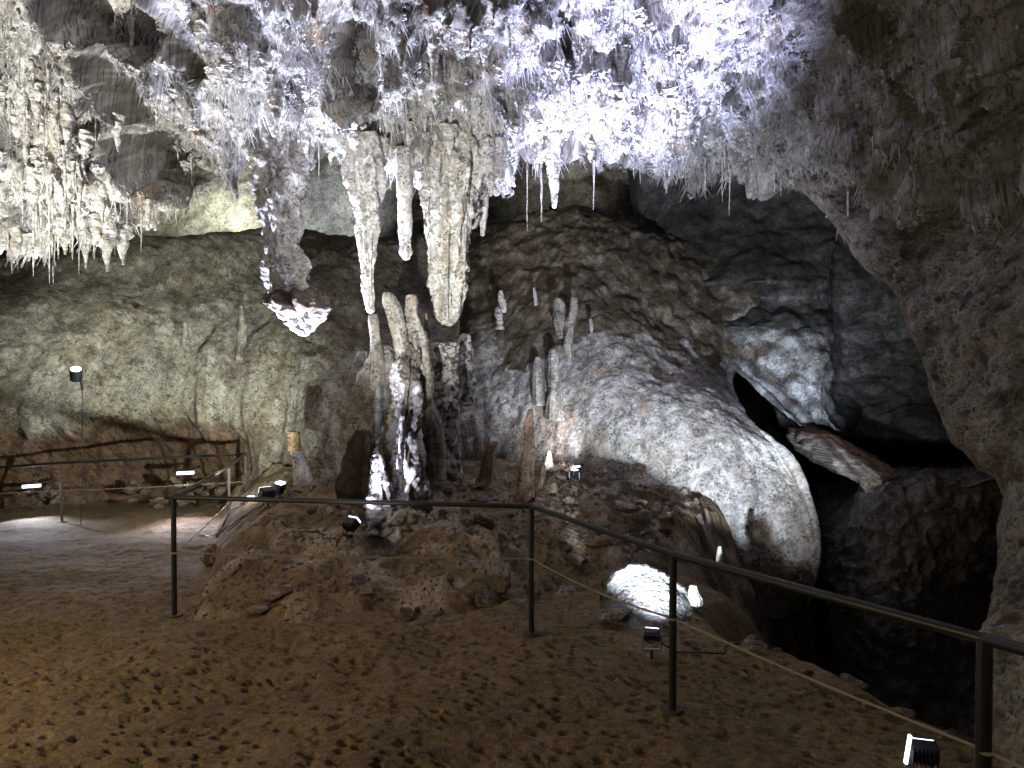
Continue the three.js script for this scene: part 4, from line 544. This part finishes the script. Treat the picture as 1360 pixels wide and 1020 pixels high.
// the many stalactites of the crust, each one a thing
{
  const low = spots.filter(s => s.n.y < 0.1 && hollow(s.p)[0] < 0.3 && s.px > -20 && s.px < 1100 && s.py > -20);
  let made = 0, guard = 0; const kept = [];
  while (made < 290 && guard++ < 30000) {
    const s = low[R() * low.length | 0]; if (s.px > 960 && R() < 0.75) continue; if (s.px > 210 && R() < (s.n.y < -0.35 ? 0.1 : 0.7)) continue; if (s.py < 120 && R() < 0.55) continue; if (kept.some(k => k.distanceTo(s.p) < 0.085)) continue; kept.push(s.p); made++;
    const thin = R() < 0.5, len = (s.px < 210 ? 1.5 : 1) * (thin ? 0.12 + 0.3 * R() * R() + 0.08 : 0.16 + 0.34 * R() * R()), p = s.p.clone(); p.y += 0.03;
    const warm = s.px < 210;
    if (thin) hangOne('soda_straw', warm ? 'short straw stalactite in the hanging curtain over the grey wall' : 'short straw stalactite among the white ceiling crystals', 'stalactite', warm ? 'straws of the curtain over the grey wall' : 'straws among the crystals', slim[R() * 3 | 0], p, len, 0.8 + 0.3 * R());
    else hangOne('stalactite', warm ? 'small tapering white stalactite in the hanging curtain over the grey wall' : 'small tapering white stalactite on the ceiling crust', 'stalactite', warm ? 'stalactites of the curtain over the grey wall' : 'stalactites of the crust', cone[R() * 3 | 0], p, len, 0.35 + 0.45 * R());
  }
}
// ------------------------------------------------------------------ rocks and rubble
function rockGeo(seed, detail) {
  const g0 = new THREE.IcosahedronGeometry(1, detail); g0.deleteAttribute('normal'); g0.deleteAttribute('uv'); const g = mergeVertices(g0, 1e-4), p = g.attributes.position, col = [];
  const cut = [...Array(12)].map((_, i) => { const r = rng(seed * 13 + i); return [V(r() - 0.5, r() - 0.5, r() - 0.5).normalize(), 0.5 + r() * 0.3]; });
  for (let i = 0; i < p.count; i++) { const v = V(p.getX(i), p.getY(i), p.getZ(i)); for (const [n, d] of cut) { const k = v.dot(n) - d; if (k > 0) v.addScaledVector(n, -k); } v.multiplyScalar(1 + 0.22 * fbm(v.x * 1.8 + seed, v.y * 1.8, v.z * 1.8, 4)); p.setXYZ(i, v.x, v.y * 0.7, v.z); col.push(...tone(mix3([0.27, 0.19, 0.125], [0.36, 0.31, 0.26], sst(-0.1, 0.2, fbm(v.x * 2 + seed * 3, v.y * 2, v.z * 2, 3))), 1 + 0.25 * noise(v.x * 9, v.y * 9, v.z * 9 + seed))); }
  g.setAttribute('color', new THREE.Float32BufferAttribute(col, 3)); setUV(g, V(0, 0, 1), 3); g.computeVertexNormals(); return toCreasedNormals(g, 0.55);
}
const rocks = [1, 2, 3, 4, 5, 6].map(k => rockGeo(k, 8)), pebbles = [7, 8, 9].map(k => rockGeo(k, 2));
function rock(name, label, group, g, p, s, yaw, tilt = 0) { const m = put(shadow(new THREE.Mesh(rocks[g], M.rock)), name); m.position.copy(p); m.scale.set(...s); m.rotation.set(tilt, yaw, tilt * 0.6); tag(m, label, 'rock', group); }
const size = (px, d) => px / F * d / 2;
[[812, 818, 5.62, 58, 20, 'flat brown slab of rock lying before the lit flowstone cascade'], [246, 828, 5.75, 44, 14, 'flat stone at the foot of the handrail corner post'], [590, 624, 8.6, 48, 22, 'long brown boulder on the mound next to the popcorn trunk'], [592, 652, 8.2, 40, 34, 'craggy brown boulder under the long one beside the popcorn trunk'], [435, 685, 7.6, 40, 28, 'rounded brown rock to the side of the black floodlight at the trunk'], [458, 696, 7.3, 20, 20, 'pale lumpy rock touching the black floodlight at the trunk'], [405, 650, 8.5, 56, 20, 'low brown boulder at the foot of the white leaning slab'], [442, 650, 8.6, 36, 18, 'brown boulder between the leaning slab and the black shield stalagmite'], [640, 690, 7.4, 50, 24, 'dark slab half sunk in the mound under the handrail'], [655, 717, 6.9, 32, 28, 'round grey brown rock on the mound near a handrail post'], [628, 712, 6.95, 30, 24, 'dark craggy rock touching the round grey brown one'], [640, 800, 6.0, 46, 40, 'pale craggy boulder at the foot of the mound'], [600, 790, 6.1, 34, 30, 'smaller craggy rock beside the pale boulder at the foot of the mound'], [590, 775, 6.2, 30, 26, 'grey rock above the craggy rocks at the foot of the mound'], [670, 775, 6.1, 34, 36, 'grey knobbly rock by the handrail post at the foot of the mound'], [535, 820, 5.65, 30, 26, 'pale flat faced stone at the front edge of the mound'], [296, 712, 8.8, 26, 26, 'small earthy boulder at the flank of the mound'], [280, 740, 7.4, 40, 44, 'dark earthy boulder on the steep flank above the corner post'], [855, 668, 7.9, 24, 14, 'pale cracked slab at the edge of the rubble below the great slope'], [832, 672, 7.8, 40, 22, 'pinkish cracked slab beside the pale one'], [1000, 858, 5.4, 34, 26, 'grey stone at the brink of the pit'], [1050, 890, 4.95, 44, 20, 'brown stone lying on the brink of the pit by the rope']].forEach(([px, py, d, w, h, label], i) => rock('rock', label, null, i % 6, at(px, py, d), [size(w, d), size(h, d) * 1.25, size(w, d) * 0.8], i * 1.3));
for (let i = 0; i < 150; i++) {
  const dark = i < 90; let x, d; if (dark) { d = 5.1 + R() * 3.6; x = lerp(Math.max(0.2, d > 6.6 ? 0.3 : 0.9), edgeX(d) + 0.4, R()); if (x < 1.5 && d < 6.3) { d += 1.2; } } else { d = 5.8 + R() * 3; x = -2 + R() * 2.6; }
  const s = 0.035 + 0.1 * R() * R(); if (x > 0.6 && x < 1.45 && d < 7) continue;
  rock('rubble_stone', dark ? 'broken dark stone on the rubble bank between the mound and the pit' : 'loose brown stone on the earth mound', dark ? 'stones of the rubble bank' : 'loose stones on the mound', R() * 6 | 0, V(x, moundHeight(x, d) + s * 0.25, -d), [s * (0.8 + R() * 0.6), s * (0.6 + R() * 0.5), s], R() * 6, R() - 0.5);
}
for (let i = 0; i < 40; i++) { const d = 3.2 + R() * 1.9, x = edgeX(d) + R() * 0.7 - 0.12, s = 0.04 + 0.08 * R() * R(); rock('rubble_stone', 'dark stone along the brink between the path and the pit', 'stones along the brink', R() * 6 | 0, V(x, pathHeight(x, d) + s * 0.2, -d), [s * 1.2, s * 0.7, s], R() * 6, R() * 0.6 - 0.3); }
for (let i = 0; i < 46; i++) { const px = R() < 0.6 ? 170 + R() * 130 : 15 + R() * 60, d = 11.1 + R() * 0.6, p = at(px, 655 + R() * 34 - (px > 170 ? 14 : 6), d), s = 0.06 + 0.14 * R() * R(); rock('rust_stone', 'rust brown stone in the hollow at the foot of the grey wall', 'stones in the hollow', R() * 6 | 0, p, [s * 1.2, s * 0.8, s], R() * 6, R() - 0.5); }
{ // gravel
  const n = 9000, m = new THREE.InstancedMesh(pebbles[0], M.rock, n), o = new THREE.Object3D();
  for (let i = 0; i < n; i++) { const d = 5.3 + R() * 4.8, x = i < 5600 ? -2.6 + R() * 3.4 : 0.1 + R() * 2.4, s = 0.006 + 0.026 * R() * R() * R(); o.position.set(x, moundHeight(x, d) + s * 0.3, -d); o.rotation.set(R() * 6, R() * 6, R() * 6); o.scale.set(s * (0.7 + R()), s * (0.6 + R() * 0.6), s); o.updateMatrix(); m.setMatrixAt(i, o.matrix); const b = 0.7 + R() * 0.9; m.setColorAt(i, new THREE.Color().setRGB(b, b * 0.98, b * 0.95)); }
  shadow(m); put(m, 'gravel'); tag(m, 'small gravel strewn over the mound', 'gravel', null, 'stuff');
}
renderer.render(scene, camera);
